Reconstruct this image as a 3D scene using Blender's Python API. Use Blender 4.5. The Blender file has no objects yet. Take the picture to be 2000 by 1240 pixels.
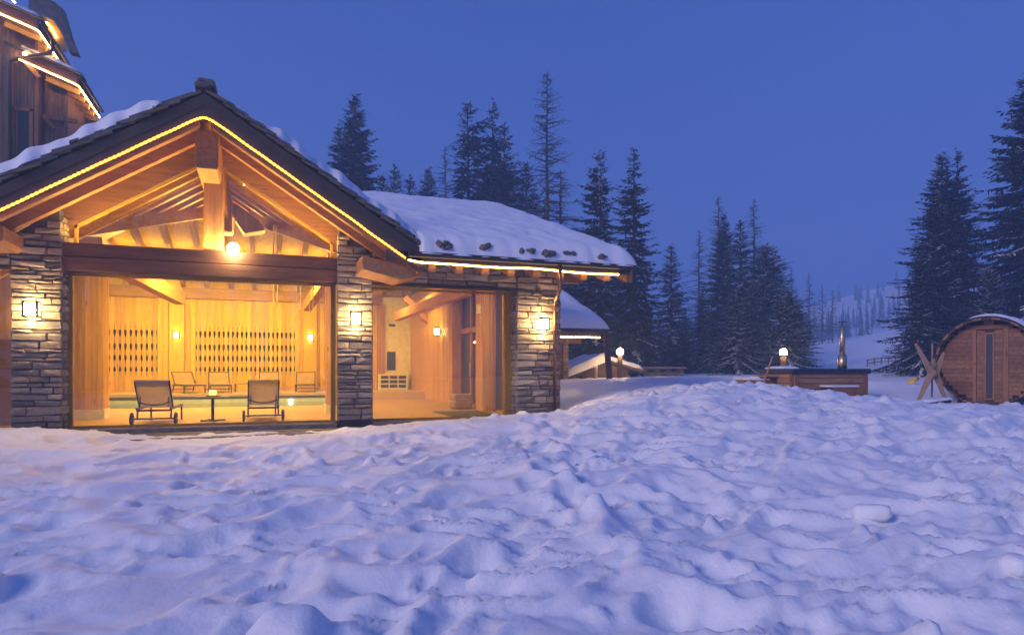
import bpy, math, random
import numpy as np
from mathutils import Vector, Matrix
random.seed(7)
rnd = random.Random(11)
R = math.radians
sc = bpy.context.scene
COL = sc.collection

# ------------------------------------------------------------------ camera, sky, sun, exposure
YAW = R(20.4)
CAMP = Vector((3.43, -14.77, 1.10))
FPX = 1300.0
cs, sn = math.cos(YAW), math.sin(YAW)
cd = bpy.data.cameras.new('camera')
cam = bpy.data.objects.new('camera', cd)
COL.objects.link(cam)
cam.location = CAMP
cam.rotation_euler = (R(90), 0, -YAW)
cd.sensor_width = 36.0
cd.lens = FPX / 2000 * 36.0
cd.shift_y = 105 / 2000
cd.clip_start = 0.05
cd.clip_end = 3000
sc.camera = cam

SUN_EL, SUN_AZ = R(25), R(-112)          # soft dusk glow from the left
world = bpy.data.worlds.new('World')
sc.world = world
world.use_nodes = True
wn = world.node_tree
wn.nodes.clear()
w_out = wn.nodes.new('ShaderNodeOutputWorld')
bg = wn.nodes.new('ShaderNodeBackground')
tc = wn.nodes.new('ShaderNodeTexCoord')
sep = wn.nodes.new('ShaderNodeSeparateXYZ')
ramp = wn.nodes.new('ShaderNodeValToRGB')
ramp.color_ramp.elements[0].position = 0.0
ramp.color_ramp.elements[0].color = (0.046, 0.140, 0.575, 1)
ramp.color_ramp.elements[1].position = 0.62
ramp.color_ramp.elements[1].color = (0.021, 0.080, 0.395, 1)
sky = wn.nodes.new('ShaderNodeTexSky')
sky.sky_type = 'NISHITA'
sky.sun_disc = False
sky.sun_elevation = R(-4)
sky.sun_rotation = SUN_AZ
sky.ozone_density = 4
addc = wn.nodes.new('ShaderNodeMixRGB')
addc.blend_type = 'ADD'
addc.inputs[0].default_value = 0.05
wn.links.new(tc.outputs['Generated'], sep.inputs[0])
# the dusk sky is a little paler towards the right of the view (east) than the left
m1 = wn.nodes.new('ShaderNodeMath'); m1.operation = 'MULTIPLY_ADD'; m1.inputs[1].default_value = -0.16; m1.inputs[2].default_value = 0.10
m2 = wn.nodes.new('ShaderNodeMath'); m2.operation = 'ADD'
wn.links.new(sep.outputs['X'], m1.inputs[0])
wn.links.new(m1.outputs[0], m2.inputs[0])
wn.links.new(sep.outputs['Z'], m2.inputs[1])
cl = wn.nodes.new('ShaderNodeTexNoise'); cl.inputs['Scale'].default_value = 2.2; cl.inputs['Detail'].default_value = 4
m3 = wn.nodes.new('ShaderNodeMath'); m3.operation = 'MULTIPLY_ADD'; m3.inputs[1].default_value = 0.34; m3.inputs[2].default_value = -0.17
m4 = wn.nodes.new('ShaderNodeMath'); m4.operation = 'ADD'
wn.links.new(tc.outputs['Generated'], cl.inputs['Vector'])
wn.links.new(cl.outputs['Fac'], m3.inputs[0])
wn.links.new(m2.outputs[0], m4.inputs[0])
wn.links.new(m3.outputs[0], m4.inputs[1])
wn.links.new(m4.outputs[0], ramp.inputs[0])
wn.links.new(ramp.outputs[0], addc.inputs[1])
wn.links.new(sky.outputs[0], addc.inputs[2])
wn.links.new(addc.outputs[0], bg.inputs[0])
bg.inputs[1].default_value = 1.0
wn.links.new(bg.outputs[0], w_out.inputs[0])

sd = bpy.data.lights.new('dusk_sun', 'SUN')
sd.energy = 2.35
sd.angle = R(20)
sd.color = (0.97, 0.82, 0.95)
sun = bpy.data.objects.new('dusk_sun', sd)
COL.objects.link(sun)
# direction the light comes FROM
_sf = Vector((math.sin(SUN_AZ) * math.cos(SUN_EL), math.cos(SUN_AZ) * math.cos(SUN_EL), math.sin(SUN_EL)))
sun.rotation_euler = _sf.to_track_quat('Z', 'Y').to_euler()

sc.view_settings.view_transform = 'Standard'
sc.view_settings.look = 'None'
sc.view_settings.gamma = 1.0
sc.view_settings.use_curve_mapping = False
sc.view_settings.exposure = 0.0
cy = sc.cycles
cy.use_denoising = True
cy.max_bounces = 7
cy.diffuse_bounces = 3
cy.glossy_bounces = 3
cy.transmission_bounces = 4
cy.transparent_max_bounces = 12
cy.volume_bounces = 1
cy.sample_clamp_indirect = 6.0
cy.caustics_reflective = False
cy.caustics_refractive = False
cy.use_adaptive_sampling = True
cy.adaptive_threshold = 0.02


def at(x, y, Y):
    """world point that the 2000x1240 photograph shows at pixel (x, y), Y metres in front of the camera"""
    X = (x - 1000.0) / FPX * Y
    return Vector((CAMP.x + X * cs + Y * sn, CAMP.y - X * sn + Y * cs, CAMP.z + (725.0 - y) / FPX * Y))


def cam2w(X, Y):
    return CAMP.x + X * cs + Y * sn, CAMP.y - X * sn + Y * cs


def w2cam(u, v):
    du, dv = u - CAMP.x, v - CAMP.y
    return du * cs - dv * sn, du * sn + dv * cs


def onv(x, y, v):
    rx, ry, rz = (x - 1000) / FPX, 1.0, (725 - y) / FPX
    d = (rx * cs + sn, -rx * sn + cs, rz)
    t = (v - CAMP.y) / d[1]
    return Vector((CAMP.x + t * d[0], v, CAMP.z + t * d[2]))


def onu(x, y, u):
    rx, rz = (x - 1000) / FPX, (725 - y) / FPX
    d = (rx * cs + sn, -rx * sn + cs, rz)
    t = (u - CAMP.x) / d[0]
    return Vector((u, CAMP.y + t * d[1], CAMP.z + t * d[2]))


# ------------------------------------------------------------------ materials
MATS = {}


def nodes_of(name):
    m = bpy.data.materials.new(name)
    m.use_nodes = True
    nt = m.node_tree
    return m, nt, nt.nodes['Principled BSDF']


def plain(name, col, rough=0.6, metal=0.0, spec=None, bump=0.0, bscale=30.0, var=0.12, nscale=6.0):
    m, nt, b = nodes_of(name)
    t = nt.nodes.new('ShaderNodeTexCoord')
    n = nt.nodes.new('ShaderNodeTexNoise')
    n.inputs['Scale'].default_value = nscale
    n.inputs['Detail'].default_value = 6
    r = nt.nodes.new('ShaderNodeValToRGB')
    r.color_ramp.elements[0].position = 0.3
    r.color_ramp.elements[1].position = 0.7
    r.color_ramp.elements[0].color = tuple(c * (1 - var) for c in col) + (1,)
    r.color_ramp.elements[1].color = tuple(min(1, c * (1 + var)) for c in col) + (1,)
    nt.links.new(t.outputs['Object'], n.inputs['Vector'])
    nt.links.new(n.outputs['Fac'], r.inputs[0])
    nt.links.new(r.outputs[0], b.inputs['Base Color'])
    b.inputs['Roughness'].default_value = rough
    b.inputs['Metallic'].default_value = metal
    if spec is not None:
        b.inputs['Specular IOR Level'].default_value = spec
    if bump:
        n2 = nt.nodes.new('ShaderNodeTexNoise')
        n2.inputs['Scale'].default_value = bscale
        n2.inputs['Detail'].default_value = 5
        bp = nt.nodes.new('ShaderNodeBump')
        bp.inputs['Strength'].default_value = bump
        bp.inputs['Distance'].default_value = 0.02
        nt.links.new(t.outputs['Object'], n2.inputs['Vector'])
        nt.links.new(n2.outputs['Fac'], bp.inputs['Height'])
        nt.links.new(bp.outputs[0], b.inputs['Normal'])
    MATS[name] = m
    return m


def wood(name, c1, c2, axis='z', rough=0.55, rand=0.22, gs=1.0):
    m, nt, b = nodes_of(name)
    t = nt.nodes.new('ShaderNodeTexCoord')
    oi = nt.nodes.new('ShaderNodeObjectInfo')
    off = nt.nodes.new('ShaderNodeVectorMath')
    off.operation = 'ADD'
    cmb = nt.nodes.new('ShaderNodeCombineXYZ')
    mul = nt.nodes.new('ShaderNodeMath')
    mul.operation = 'MULTIPLY'
    mul.inputs[1].default_value = 17.0
    nt.links.new(oi.outputs['Random'], mul.inputs[0])
    for i in range(3):
        nt.links.new(mul.outputs[0], cmb.inputs[i])
    mp = nt.nodes.new('ShaderNodeMapping')
    s = {'x': (0.7, 9, 9), 'y': (9, 0.7, 9), 'z': (9, 9, 0.7)}[axis]
    mp.inputs['Scale'].default_value = tuple(k * gs for k in s)
    nt.links.new(t.outputs['Object'], off.inputs[0])
    nt.links.new(cmb.outputs[0], off.inputs[1])
    nt.links.new(off.outputs[0], mp.inputs['Vector'])
    n = nt.nodes.new('ShaderNodeTexNoise')
    n.inputs['Scale'].default_value = 1.6
    n.inputs['Detail'].default_value = 7
    n.inputs['Roughness'].default_value = 0.62
    nt.links.new(mp.outputs[0], n.inputs['Vector'])
    r = nt.nodes.new('ShaderNodeValToRGB')
    r.color_ramp.elements[0].position = 0.32
    r.color_ramp.elements[1].position = 0.68
    r.color_ramp.elements[0].color = c1 + (1,)
    r.color_ramp.elements[1].color = c2 + (1,)
    nt.links.new(n.outputs['Fac'], r.inputs[0])
    # knots
    mp2 = nt.nodes.new('ShaderNodeMapping')
    s2 = {'x': (1.0, 4, 4), 'y': (4, 1.0, 4), 'z': (4, 4, 1.0)}[axis]
    mp2.inputs['Scale'].default_value = s2
    nt.links.new(off.outputs[0], mp2.inputs['Vector'])
    vo = nt.nodes.new('ShaderNodeTexVoronoi')
    vo.inputs['Scale'].default_value = 1.3
    nt.links.new(mp2.outputs[0], vo.inputs['Vector'])
    kr = nt.nodes.new('ShaderNodeValToRGB')
    kr.color_ramp.elements[0].position = 0.06
    kr.color_ramp.elements[0].color = (0.45, 0.38, 0.34, 1)
    kr.color_ramp.elements[1].position = 0.13
    kr.color_ramp.elements[1].color = (1, 1, 1, 1)
    nt.links.new(vo.outputs['Distance'], kr.inputs[0])
    mk = nt.nodes.new('ShaderNodeMixRGB')
    mk.blend_type = 'MULTIPLY'
    mk.inputs[0].default_value = 0.8
    nt.links.new(r.outputs[0], mk.inputs[1])
    nt.links.new(kr.outputs[0], mk.inputs[2])
    hs = nt.nodes.new('ShaderNodeHueSaturation')
    mr = nt.nodes.new('ShaderNodeMapRange')
    mr.inputs['To Min'].default_value = 1 - rand
    mr.inputs['To Max'].default_value = 1 + rand * 0.6
    nt.links.new(oi.outputs['Random'], mr.inputs['Value'])
    nt.links.new(mr.outputs[0], hs.inputs['Value'])
    nt.links.new(mk.outputs[0], hs.inputs['Color'])
    nt.links.new(hs.outputs[0], b.inputs['Base Color'])
    b.inputs['Roughness'].default_value = rough
    b.inputs['Specular IOR Level'].default_value = 0.3
    bp = nt.nodes.new('ShaderNodeBump')
    bp.inputs['Strength'].default_value = 0.25
    bp.inputs['Distance'].default_value = 0.01
    nt.links.new(n.outputs['Fac'], bp.inputs['Height'])
    nt.links.new(bp.outputs[0], b.inputs['Normal'])
    MATS[name] = m
    return m


def emit(name, col, strength):
    m = bpy.data.materials.new(name)
    m.use_nodes = True
    nt = m.node_tree
    nt.nodes.clear()
    o = nt.nodes.new('ShaderNodeOutputMaterial')
    e = nt.nodes.new('ShaderNodeEmission')
    e.inputs[0].default_value = col + (1,)
    e.inputs[1].default_value = strength
    nt.links.new(e.outputs[0], o.inputs[0])
    MATS[name] = m
    return m


def glass(name, ior=1.5, tint=(0.98, 0.98, 0.98), boost=1.0):
    m = bpy.data.materials.new(name)
    m.use_nodes = True
    nt = m.node_tree
    nt.nodes.clear()
    o = nt.nodes.new('ShaderNodeOutputMaterial')
    mx = nt.nodes.new('ShaderNodeMixShader')
    f = nt.nodes.new('ShaderNodeFresnel')
    f.inputs['IOR'].default_value = ior
    mm = nt.nodes.new('ShaderNodeMath')
    mm.operation = 'MULTIPLY'
    mm.inputs[1].default_value = boost
    mm.use_clamp = True
    tr = nt.nodes.new('ShaderNodeBsdfTransparent')
    tr.inputs[0].default_value = tint + (1,)
    gl = nt.nodes.new('ShaderNodeBsdfGlossy')
    gl.inputs['Roughness'].default_value = 0.0
    nt.links.new(f.outputs[0], mm.inputs[0])
    nt.links.new(mm.outputs[0], mx.inputs[0])
    nt.links.new(tr.outputs[0], mx.inputs[1])
    nt.links.new(gl.outputs[0], mx.inputs[2])
    nt.links.new(mx.outputs[0], o.inputs[0])
    MATS[name] = m
    return m


# snow
m, nt, b = nodes_of('snow')
t = nt.nodes.new('ShaderNodeTexCoord')
n1 = nt.nodes.new('ShaderNodeTexNoise')
n1.inputs['Scale'].default_value = 9
n1.inputs['Detail'].default_value = 8
n1.inputs['Roughness'].default_value = 0.6
n2 = nt.nodes.new('ShaderNodeTexNoise')
n2.inputs['Scale'].default_value = 90
n2.inputs['Detail'].default_value = 3
ma = nt.nodes.new('ShaderNodeMath')
ma.operation = 'MULTIPLY_ADD'
ma.inputs[1].default_value = 0.12
bp = nt.nodes.new('ShaderNodeBump')
bp.inputs['Strength'].default_value = 0.6
bp.inputs['Distance'].default_value = 0.025
for n in (n1, n2):
    nt.links.new(t.outputs['Object'], n.inputs['Vector'])
nt.links.new(n2.outputs['Fac'], ma.inputs[0])
nt.links.new(n1.outputs['Fac'], ma.inputs[2])
nt.links.new(ma.outputs[0], bp.inputs['Height'])
nt.links.new(bp.outputs[0], b.inputs['Normal'])
b.inputs['Base Color'].default_value = (0.86, 0.87, 0.90, 1)
b.inputs['Roughness'].default_value = 0.55
b.inputs['Specular IOR Level'].default_value = 0.25
MATS['snow'] = m
SNOW = m
RSNOW = m.copy()
RSNOW.name = 'roof_snow'
for n_ in RSNOW.node_tree.nodes:
    if n_.type == 'BUMP': n_.inputs['Strength'].default_value = 0.18

# stone, tinted stone by stone
m, nt, b = nodes_of('stone')
t = nt.nodes.new('ShaderNodeTexCoord')
geo = nt.nodes.new('ShaderNodeNewGeometry')
oi = nt.nodes.new('ShaderNodeObjectInfo')
rr = nt.nodes.new('ShaderNodeValToRGB')
els = rr.color_ramp.elements
els[0].position, els[0].color = 0.0, (0.15, 0.125, 0.10, 1)
els[1].position, els[1].color = 1.0, (0.46, 0.38, 0.29, 1)
e = els.new(0.35); e.color = (0.27, 0.235, 0.195, 1)
e = els.new(0.7); e.color = (0.34, 0.27, 0.19, 1)
nn = nt.nodes.new('ShaderNodeTexNoise')
nn.inputs['Scale'].default_value = 14
nn.inputs['Detail'].default_value = 8
nn.inputs['Roughness'].default_value = 0.7
mx = nt.nodes.new('ShaderNodeMixRGB')
mx.blend_type = 'OVERLAY'
mx.inputs[0].default_value = 0.55
nt.links.new(oi.outputs['Random'], rr.inputs[0])
nt.links.new(geo.outputs['Position'], nn.inputs['Vector'])
nt.links.new(rr.outputs[0], mx.inputs[1])
nt.links.new(nn.outputs['Fac'], mx.inputs[2])
nt.links.new(mx.outputs[0], b.inputs['Base Color'])
b.inputs['Roughness'].default_value = 0.85
bp = nt.nodes.new('ShaderNodeBump')
bp.inputs['Strength'].default_value = 0.9
bp.inputs['Distance'].default_value = 0.03
nt.links.new(nn.outputs['Fac'], bp.inputs['Height'])
nt.links.new(bp.outputs[0], b.inputs['Normal'])
MATS['stone'] = m

plain('mortar', (0.12, 0.11, 0.10), 0.95)
plain('slate', (0.13, 0.12, 0.11), 0.75, bump=0.6, bscale=18, var=0.35)
plain('fascia_brown', (0.060, 0.043, 0.036), 0.7, bump=0.15, var=0.2, nscale=3)
plain('dark_base', (0.02, 0.018, 0.017), 0.8)
plain('flagstone', (0.20, 0.17, 0.14), 0.8, bump=0.4, bscale=12, var=0.25)
plain('copper', (0.30, 0.13, 0.06), 0.35, metal=0.8, var=0.25)
plain('gutter_brown', (0.040, 0.030, 0.026), 0.45, metal=0.2)
plain('dark_metal', (0.045, 0.045, 0.05), 0.4, metal=0.7)
plain('steel', (0.70, 0.53, 0.36), 0.42, metal=1.0, var=0.05)
plain('brass', (0.8, 0.5, 0.15), 0.25, metal=1.0)
_m = plain('sling_fabric', (0.70, 0.64, 0.62), 0.85, bump=0.1, bscale=200)
_nt = _m.node_tree                      # a thin woven sling: some light comes through it
_tr = _nt.nodes.new('ShaderNodeBsdfTranslucent'); _tr.inputs[0].default_value = (0.62, 0.54, 0.50, 1)
_mx = _nt.nodes.new('ShaderNodeMixShader'); _mx.inputs[0].default_value = 0.62
_out = [n for n in _nt.nodes if n.type == 'OUTPUT_MATERIAL'][0]
_nt.links.new(_nt.nodes['Principled BSDF'].outputs[0], _mx.inputs[1])
_nt.links.new(_tr.outputs[0], _mx.inputs[2])
_nt.links.new(_mx.outputs[0], _out.inputs[0])
plain('pale_fabric', (0.26, 0.165, 0.09), 0.9)
plain('plaster', (0.62, 0.55, 0.42), 0.9, bump=0.05)
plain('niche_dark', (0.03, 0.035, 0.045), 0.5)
plain('tile_floor', (0.30, 0.175, 0.080), 0.55, spec=0.25, var=0.12, nscale=2)
plain('deck_pale', (0.42, 0.30, 0.19), 0.5, var=0.08)
plain('rubber', (0.025, 0.025, 0.025), 0.7)
plain('mat_grey', (0.05, 0.05, 0.055), 0.95)
plain('tub_cover', (0.022, 0.026, 0.045), 0.4)
plain('paper_white', (0.75, 0.73, 0.68), 0.8)
plain('pool_tile', (0.42, 0.50, 0.48), 0.3)
plain('yellow_paint', (0.75, 0.45, 0.04), 0.5)
plain('hemp', (0.62, 0.47, 0.25), 0.9)
plain('red_scrap', (0.5, 0.03, 0.02), 0.7)
plain('bark', (0.050, 0.038, 0.032), 0.95, bump=0.8, bscale=10, var=0.35)
plain('larch_bark', (0.075, 0.060, 0.052), 0.95, bump=0.6, bscale=10, var=0.3)
plain('needles', (0.020, 0.032, 0.022), 0.85, var=0.45, nscale=0.8, spec=0.15)
plain('larch_twig', (0.070, 0.055, 0.048), 0.95, var=0.3)
wood('pine', (0.42, 0.222, 0.026), (0.60, 0.350, 0.052), 'z', rand=0.26)
wood('pine_u', (0.42, 0.222, 0.026), (0.60, 0.350, 0.052), 'x', rand=0.26)
wood('pine_v', (0.42, 0.222, 0.026), (0.60, 0.350, 0.052), 'y', rand=0.26)
wood('beam_u', (0.22, 0.095, 0.040), (0.36, 0.17, 0.075), 'x', rand=0.15)
wood('beam_dark', (0.115, 0.055, 0.028), (0.20, 0.10, 0.05), 'x', rand=0.1)
wood('beam_v', (0.30, 0.135, 0.05), (0.46, 0.23, 0.095), 'y', rand=0.15)
wood('beam_z', (0.26, 0.12, 0.05), (0.42, 0.21, 0.09), 'z', rand=0.15)
wood('rafter_wood', (0.34, 0.15, 0.055), (0.50, 0.25, 0.10), 'x', rand=0.15)
wood('old_board', (0.14, 0.080, 0.050), (0.30, 0.19, 0.12), 'z', rand=0.35)
wood('cedar_h', (0.22, 0.095, 0.040), (0.37, 0.175, 0.078), 'x', rand=0.28, rough=0.6)
wood('cedar_v', (0.24, 0.105, 0.042), (0.38, 0.18, 0.078), 'z', rand=0.2, rough=0.6)
wood('cedar_tub', (0.36, 0.185, 0.085), (0.54, 0.30, 0.145), 'x', rand=0.25, rough=0.6)
wood('trestle_wood', (0.27, 0.155, 0.095), (0.40, 0.25, 0.16), 'z', rand=0.15)
wood('shed_wood', (0.060, 0.034, 0.023), (0.11, 0.064, 0.042), 'z', rand=0.2)
glass('pane_glass', 1.5, (0.97, 0.97, 0.96), 1.6)
WARM = (1.0, 0.615, 0.10)
emit('rope_glow', (1.0, 0.38, 0.035), 6.5)
emit('rope_glow_pale', (1.0, 0.60, 0.16), 13.0)
emit('sconce_glow', (1.0, 0.66, 0.27), 170.0)
emit('sconce_glow_in', (1.0, 0.64, 0.24), 40.0)
emit('bulb_glow', (1.0, 0.72, 0.38), 130.0)
emit('street_glow', (1.0, 0.62, 0.22), 260.0)
emit('candle_glow', (1.0, 0.52, 0.10), 5.0)
emit('pool_lamp_glow', (1.0, 0.93, 0.75), 12.0)
emit('led_glow', (1.0, 0.62, 0.24), 9.0)
emit('rope_glow_far', (1.0, 0.56, 0.12), 38.0)
emit('far_glow', (0.8, 0.9, 1.0), 12.0)
emit('red_glow', (1.0, 0.04, 0.03), 0.6)

# water
m, nt, b = nodes_of('pool_water')
t = nt.nodes.new('ShaderNodeTexCoord')
n1 = nt.nodes.new('ShaderNodeTexNoise')
n1.inputs['Scale'].default_value = 2.5
bp = nt.nodes.new('ShaderNodeBump')
bp.inputs['Strength'].default_value = 0.06
bp.inputs['Distance'].default_value = 0.05
nt.links.new(t.outputs['Object'], n1.inputs['Vector'])
nt.links.new(n1.outputs['Fac'], bp.inputs['Height'])
nt.links.new(bp.outputs[0], b.inputs['Normal'])
b.inputs['Base Color'].default_value = (0.012, 0.04, 0.045, 1)
b.inputs['Roughness'].default_value = 0.04
b.inputs['IOR'].default_value = 1.33
MATS['pool_water'] = m


# ------------------------------------------------------------------ mesh and object helpers
def tag(o, label=None, cat=None, group=None, kind=None):
    if label: o['label'] = label
    if cat: o['category'] = cat
    if group: o['group'] = group
    if kind: o['kind'] = kind
    return o


def wloc(o):
    v = Vector((0, 0, 0))
    while o is not None:
        v += o.location
        o = o.parent
    return v


def thing(name, label, cat, loc=(0, 0, 0), group=None, rz=0.0):
    o = bpy.data.objects.new(name, None)
    o.empty_display_size = 0.2
    COL.objects.link(o)
    o.location = loc
    o.rotation_euler = (0, 0, rz)
    return tag(o, label, cat, group)


def link(name, me, parent=None, loc=(0, 0, 0)):
    o = bpy.data.objects.new(name, me)
    COL.objects.link(o)
    o.location = loc
    if parent is not None:
        o.parent = parent
    return o


def copy_tree(o, parent=None):
    c = o.copy()
    COL.objects.link(c)
    if parent is not None:
        c.parent = parent
    for ch in o.children:
        copy_tree(ch, c)
    return c


class MB:
    def __init__(s):
        s.v = []
        s.f = []

    def add(s, vs, fs):
        k = len(s.v)
        s.v += [tuple(p) for p in vs]
        s.f += [tuple(i + k for i in f) for f in fs]
        return s

    def box(s, x0, x1, y0, y1, z0, z1):
        return s.add([(x0, y0, z0), (x1, y0, z0), (x1, y1, z0), (x0, y1, z0), (x0, y0, z1), (x1, y0, z1), (x1, y1, z1), (x0, y1, z1)],
                     [(0, 3, 2, 1), (4, 5, 6, 7), (0, 1, 5, 4), (1, 2, 6, 5), (2, 3, 7, 6), (3, 0, 4, 7)])

    def beam(s, p0, p1, w, h, up=(0, 0, 1), w1=None, h1=None):
        p0, p1 = Vector(p0), Vector(p1)
        d = (p1 - p0).normalized()
        u = Vector(up)
        x = d.cross(u)
        if x.length < 1e-5:
            x = d.cross(Vector((0, 1, 0)))
        x.normalize()
        u = x.cross(d).normalized()
        w1 = w if w1 is None else w1
        h1 = h if h1 is None else h1
        vs = []
        for p, a, b_ in ((p0, w, h), (p1, w1, h1)):
            for q in ((-1, -1), (1, -1), (1, 1), (-1, 1)):
                vs.append(p + x * (a / 2 * q[0]) + u * (b_ / 2 * q[1]))
        return s.add(vs, [(3, 2, 1, 0), (4, 5, 6, 7), (0, 1, 5, 4), (1, 2, 6, 5), (2, 3, 7, 6), (3, 0, 4, 7)])

    def tube(s, pts, r, n=8, cap=True):
        pts = [Vector(p) for p in pts]
        rs = r if isinstance(r, (list, tuple)) else [r] * len(pts)
        vs, fs = [], []
        ref = None
        for i, p in enumerate(pts):
            d = (pts[min(i + 1, len(pts) - 1)] - pts[max(i - 1, 0)]).normalized()
            if ref is None:
                ref = d.orthogonal().normalized()
            x = (ref - d * ref.dot(d)).normalized()
            ref = x
            y = d.cross(x)
            for k in range(n):
                a = 2 * math.pi * k / n
                vs.append(p + (x * math.cos(a) + y * math.sin(a)) * rs[i])
        for i in range(len(pts) - 1):
            for k in range(n):
                fs.append((i * n + k, i * n + (k + 1) % n, (i + 1) * n + (k + 1) % n, (i + 1) * n + k))
        if cap:
            fs.append(tuple(range(n - 1, -1, -1)))
            fs.append(tuple((len(pts) - 1) * n + k for k in range(n)))
        return s.add(vs, fs)

    def lathe(s, c, prof, n=16):
        vs, fs = [], []
        for (r, z) in prof:
            for k in range(n):
                a = 2 * math.pi * k / n
                vs.append((c[0] + r * math.cos(a), c[1] + r * math.sin(a), c[2] + z))
        for i in range(len(prof) - 1):
            for k in range(n):
                fs.append((i * n + k, i * n + (k + 1) % n, (i + 1) * n + (k + 1) % n, (i + 1) * n + k))
        fs.append(tuple(range(n - 1, -1, -1)))
        fs.append(tuple((len(prof) - 1) * n + k for k in range(n)))
        return s.add(vs, fs)

    def prism(s, poly, ext):
        """poly: 3D points of a planar polygon, extruded by the vector ext"""
        poly = [Vector(p) for p in poly]
        e = Vector(ext)
        nrm = Vector((0, 0, 0))
        for i in range(len(poly)):
            nrm += poly[i].cross(poly[(i + 1) % len(poly)])
        if nrm.dot(e) > 0:
            poly = poly[::-1]
        n = len(poly)
        vs = poly + [p + e for p in poly]
        fs = [tuple(range(n)), tuple(range(2 * n - 1, n - 1, -1))]
        for i in range(n):
            j = (i + 1) % n
            fs.append((j, i, i + n, j + n))
        return s.add(vs, fs)

    def build(s, name, mat, parent=None, smooth=False, bev=0.0, local=False):
        me = bpy.data.meshes.new(name)
        off = Vector((0, 0, 0)) if (parent is None or local) else wloc(parent)
        me.from_pydata([(p[0] - off.x, p[1] - off.y, p[2] - off.z) for p in s.v], [], s.f)
        if isinstance(mat, str):
            mat = MATS[mat]
        me.materials.append(mat)
        if smooth:
            me.polygons.foreach_set('use_smooth', [True] * len(me.polygons))
        me.update()
        o = link(name, me, parent)
        if bev:
            md = o.modifiers.new('bevel', 'BEVEL')
            md.width = bev
            md.segments = 2
            md.limit_method = 'ANGLE'
        return o


def quick_mesh(name, V, Fq, mat, smooth=True):
    """V (n,3) numpy, Fq (m,k) numpy polygon indices"""
    me = bpy.data.meshes.new(name)
    k = Fq.shape[1]
    me.vertices.add(len(V))
    me.vertices.foreach_set('co', np.asarray(V, np.float32).ravel())
    me.loops.add(Fq.size)
    me.loops.foreach_set('vertex_index', np.asarray(Fq, np.int32).ravel())
    me.polygons.add(len(Fq))
    me.polygons.foreach_set('loop_start', np.arange(0, Fq.size, k, dtype=np.int32))
    me.polygons.foreach_set('loop_total', np.full(len(Fq), k, np.int32))
    if smooth:
        me.polygons.foreach_set('use_smooth', np.ones(len(Fq), bool))
    me.materials.append(mat)
    me.update()
    me.validate()
    return me


def grid_faces(nu, nv):
    i, j = np.meshgrid(np.arange(nu - 1), np.arange(nv - 1), indexing='ij')
    a = (i * nv + j).ravel()
    return np.stack([a, a + nv, a + nv + 1, a + 1], 1)


# ------------------------------------------------------------------ noise (numpy)
def _hash(ix, iy, seed):
    h = (ix.astype(np.int64) * 374761393 + iy.astype(np.int64) * 668265263 + seed * 974634533) & 0xFFFFFFFF
    h = ((h ^ (h >> 13)) * 1274126177) & 0xFFFFFFFF
    return (h ^ (h >> 16)) & 0xFFFFFFFF


def perlin(x, y, seed=0):
    x = np.asarray(x, float); y = np.asarray(y, float)
    ix, iy = np.floor(x), np.floor(y)
    fx, fy = x - ix, y - iy
    u = fx ** 3 * (fx * (fx * 6 - 15) + 10)
    v = fy ** 3 * (fy * (fy * 6 - 15) + 10)

    def g(dx, dy):
        a = _hash(ix + dx, iy + dy, seed) / 4294967296.0 * 2 * np.pi
        return np.cos(a) * (fx - dx) + np.sin(a) * (fy - dy)
    return 1.4 * ((g(0, 0) * (1 - u) + g(1, 0) * u) * (1 - v) + (g(0, 1) * (1 - u) + g(1, 1) * u) * v)


def ridged(x, y, seed, sharp=1.6):
    return np.clip(1 - np.abs(perlin(x, y, seed)) * 1.9, 0, 1) ** sharp


def sstep(a, b_, x):
    t_ = np.clip((x - a) / (b_ - a), 0, 1)
    return t_ * t_ * (3 - 2 * t_)


# ------------------------------------------------------------------ THE SETTING: snow field
_cp = []


def cpx(x, y, Y, dz=0.0):
    p = at(x, y, Y)
    X_, Y_ = w2cam(p.x, p.y)
    _cp.append((X_, Y_, p.z + dz))


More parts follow.
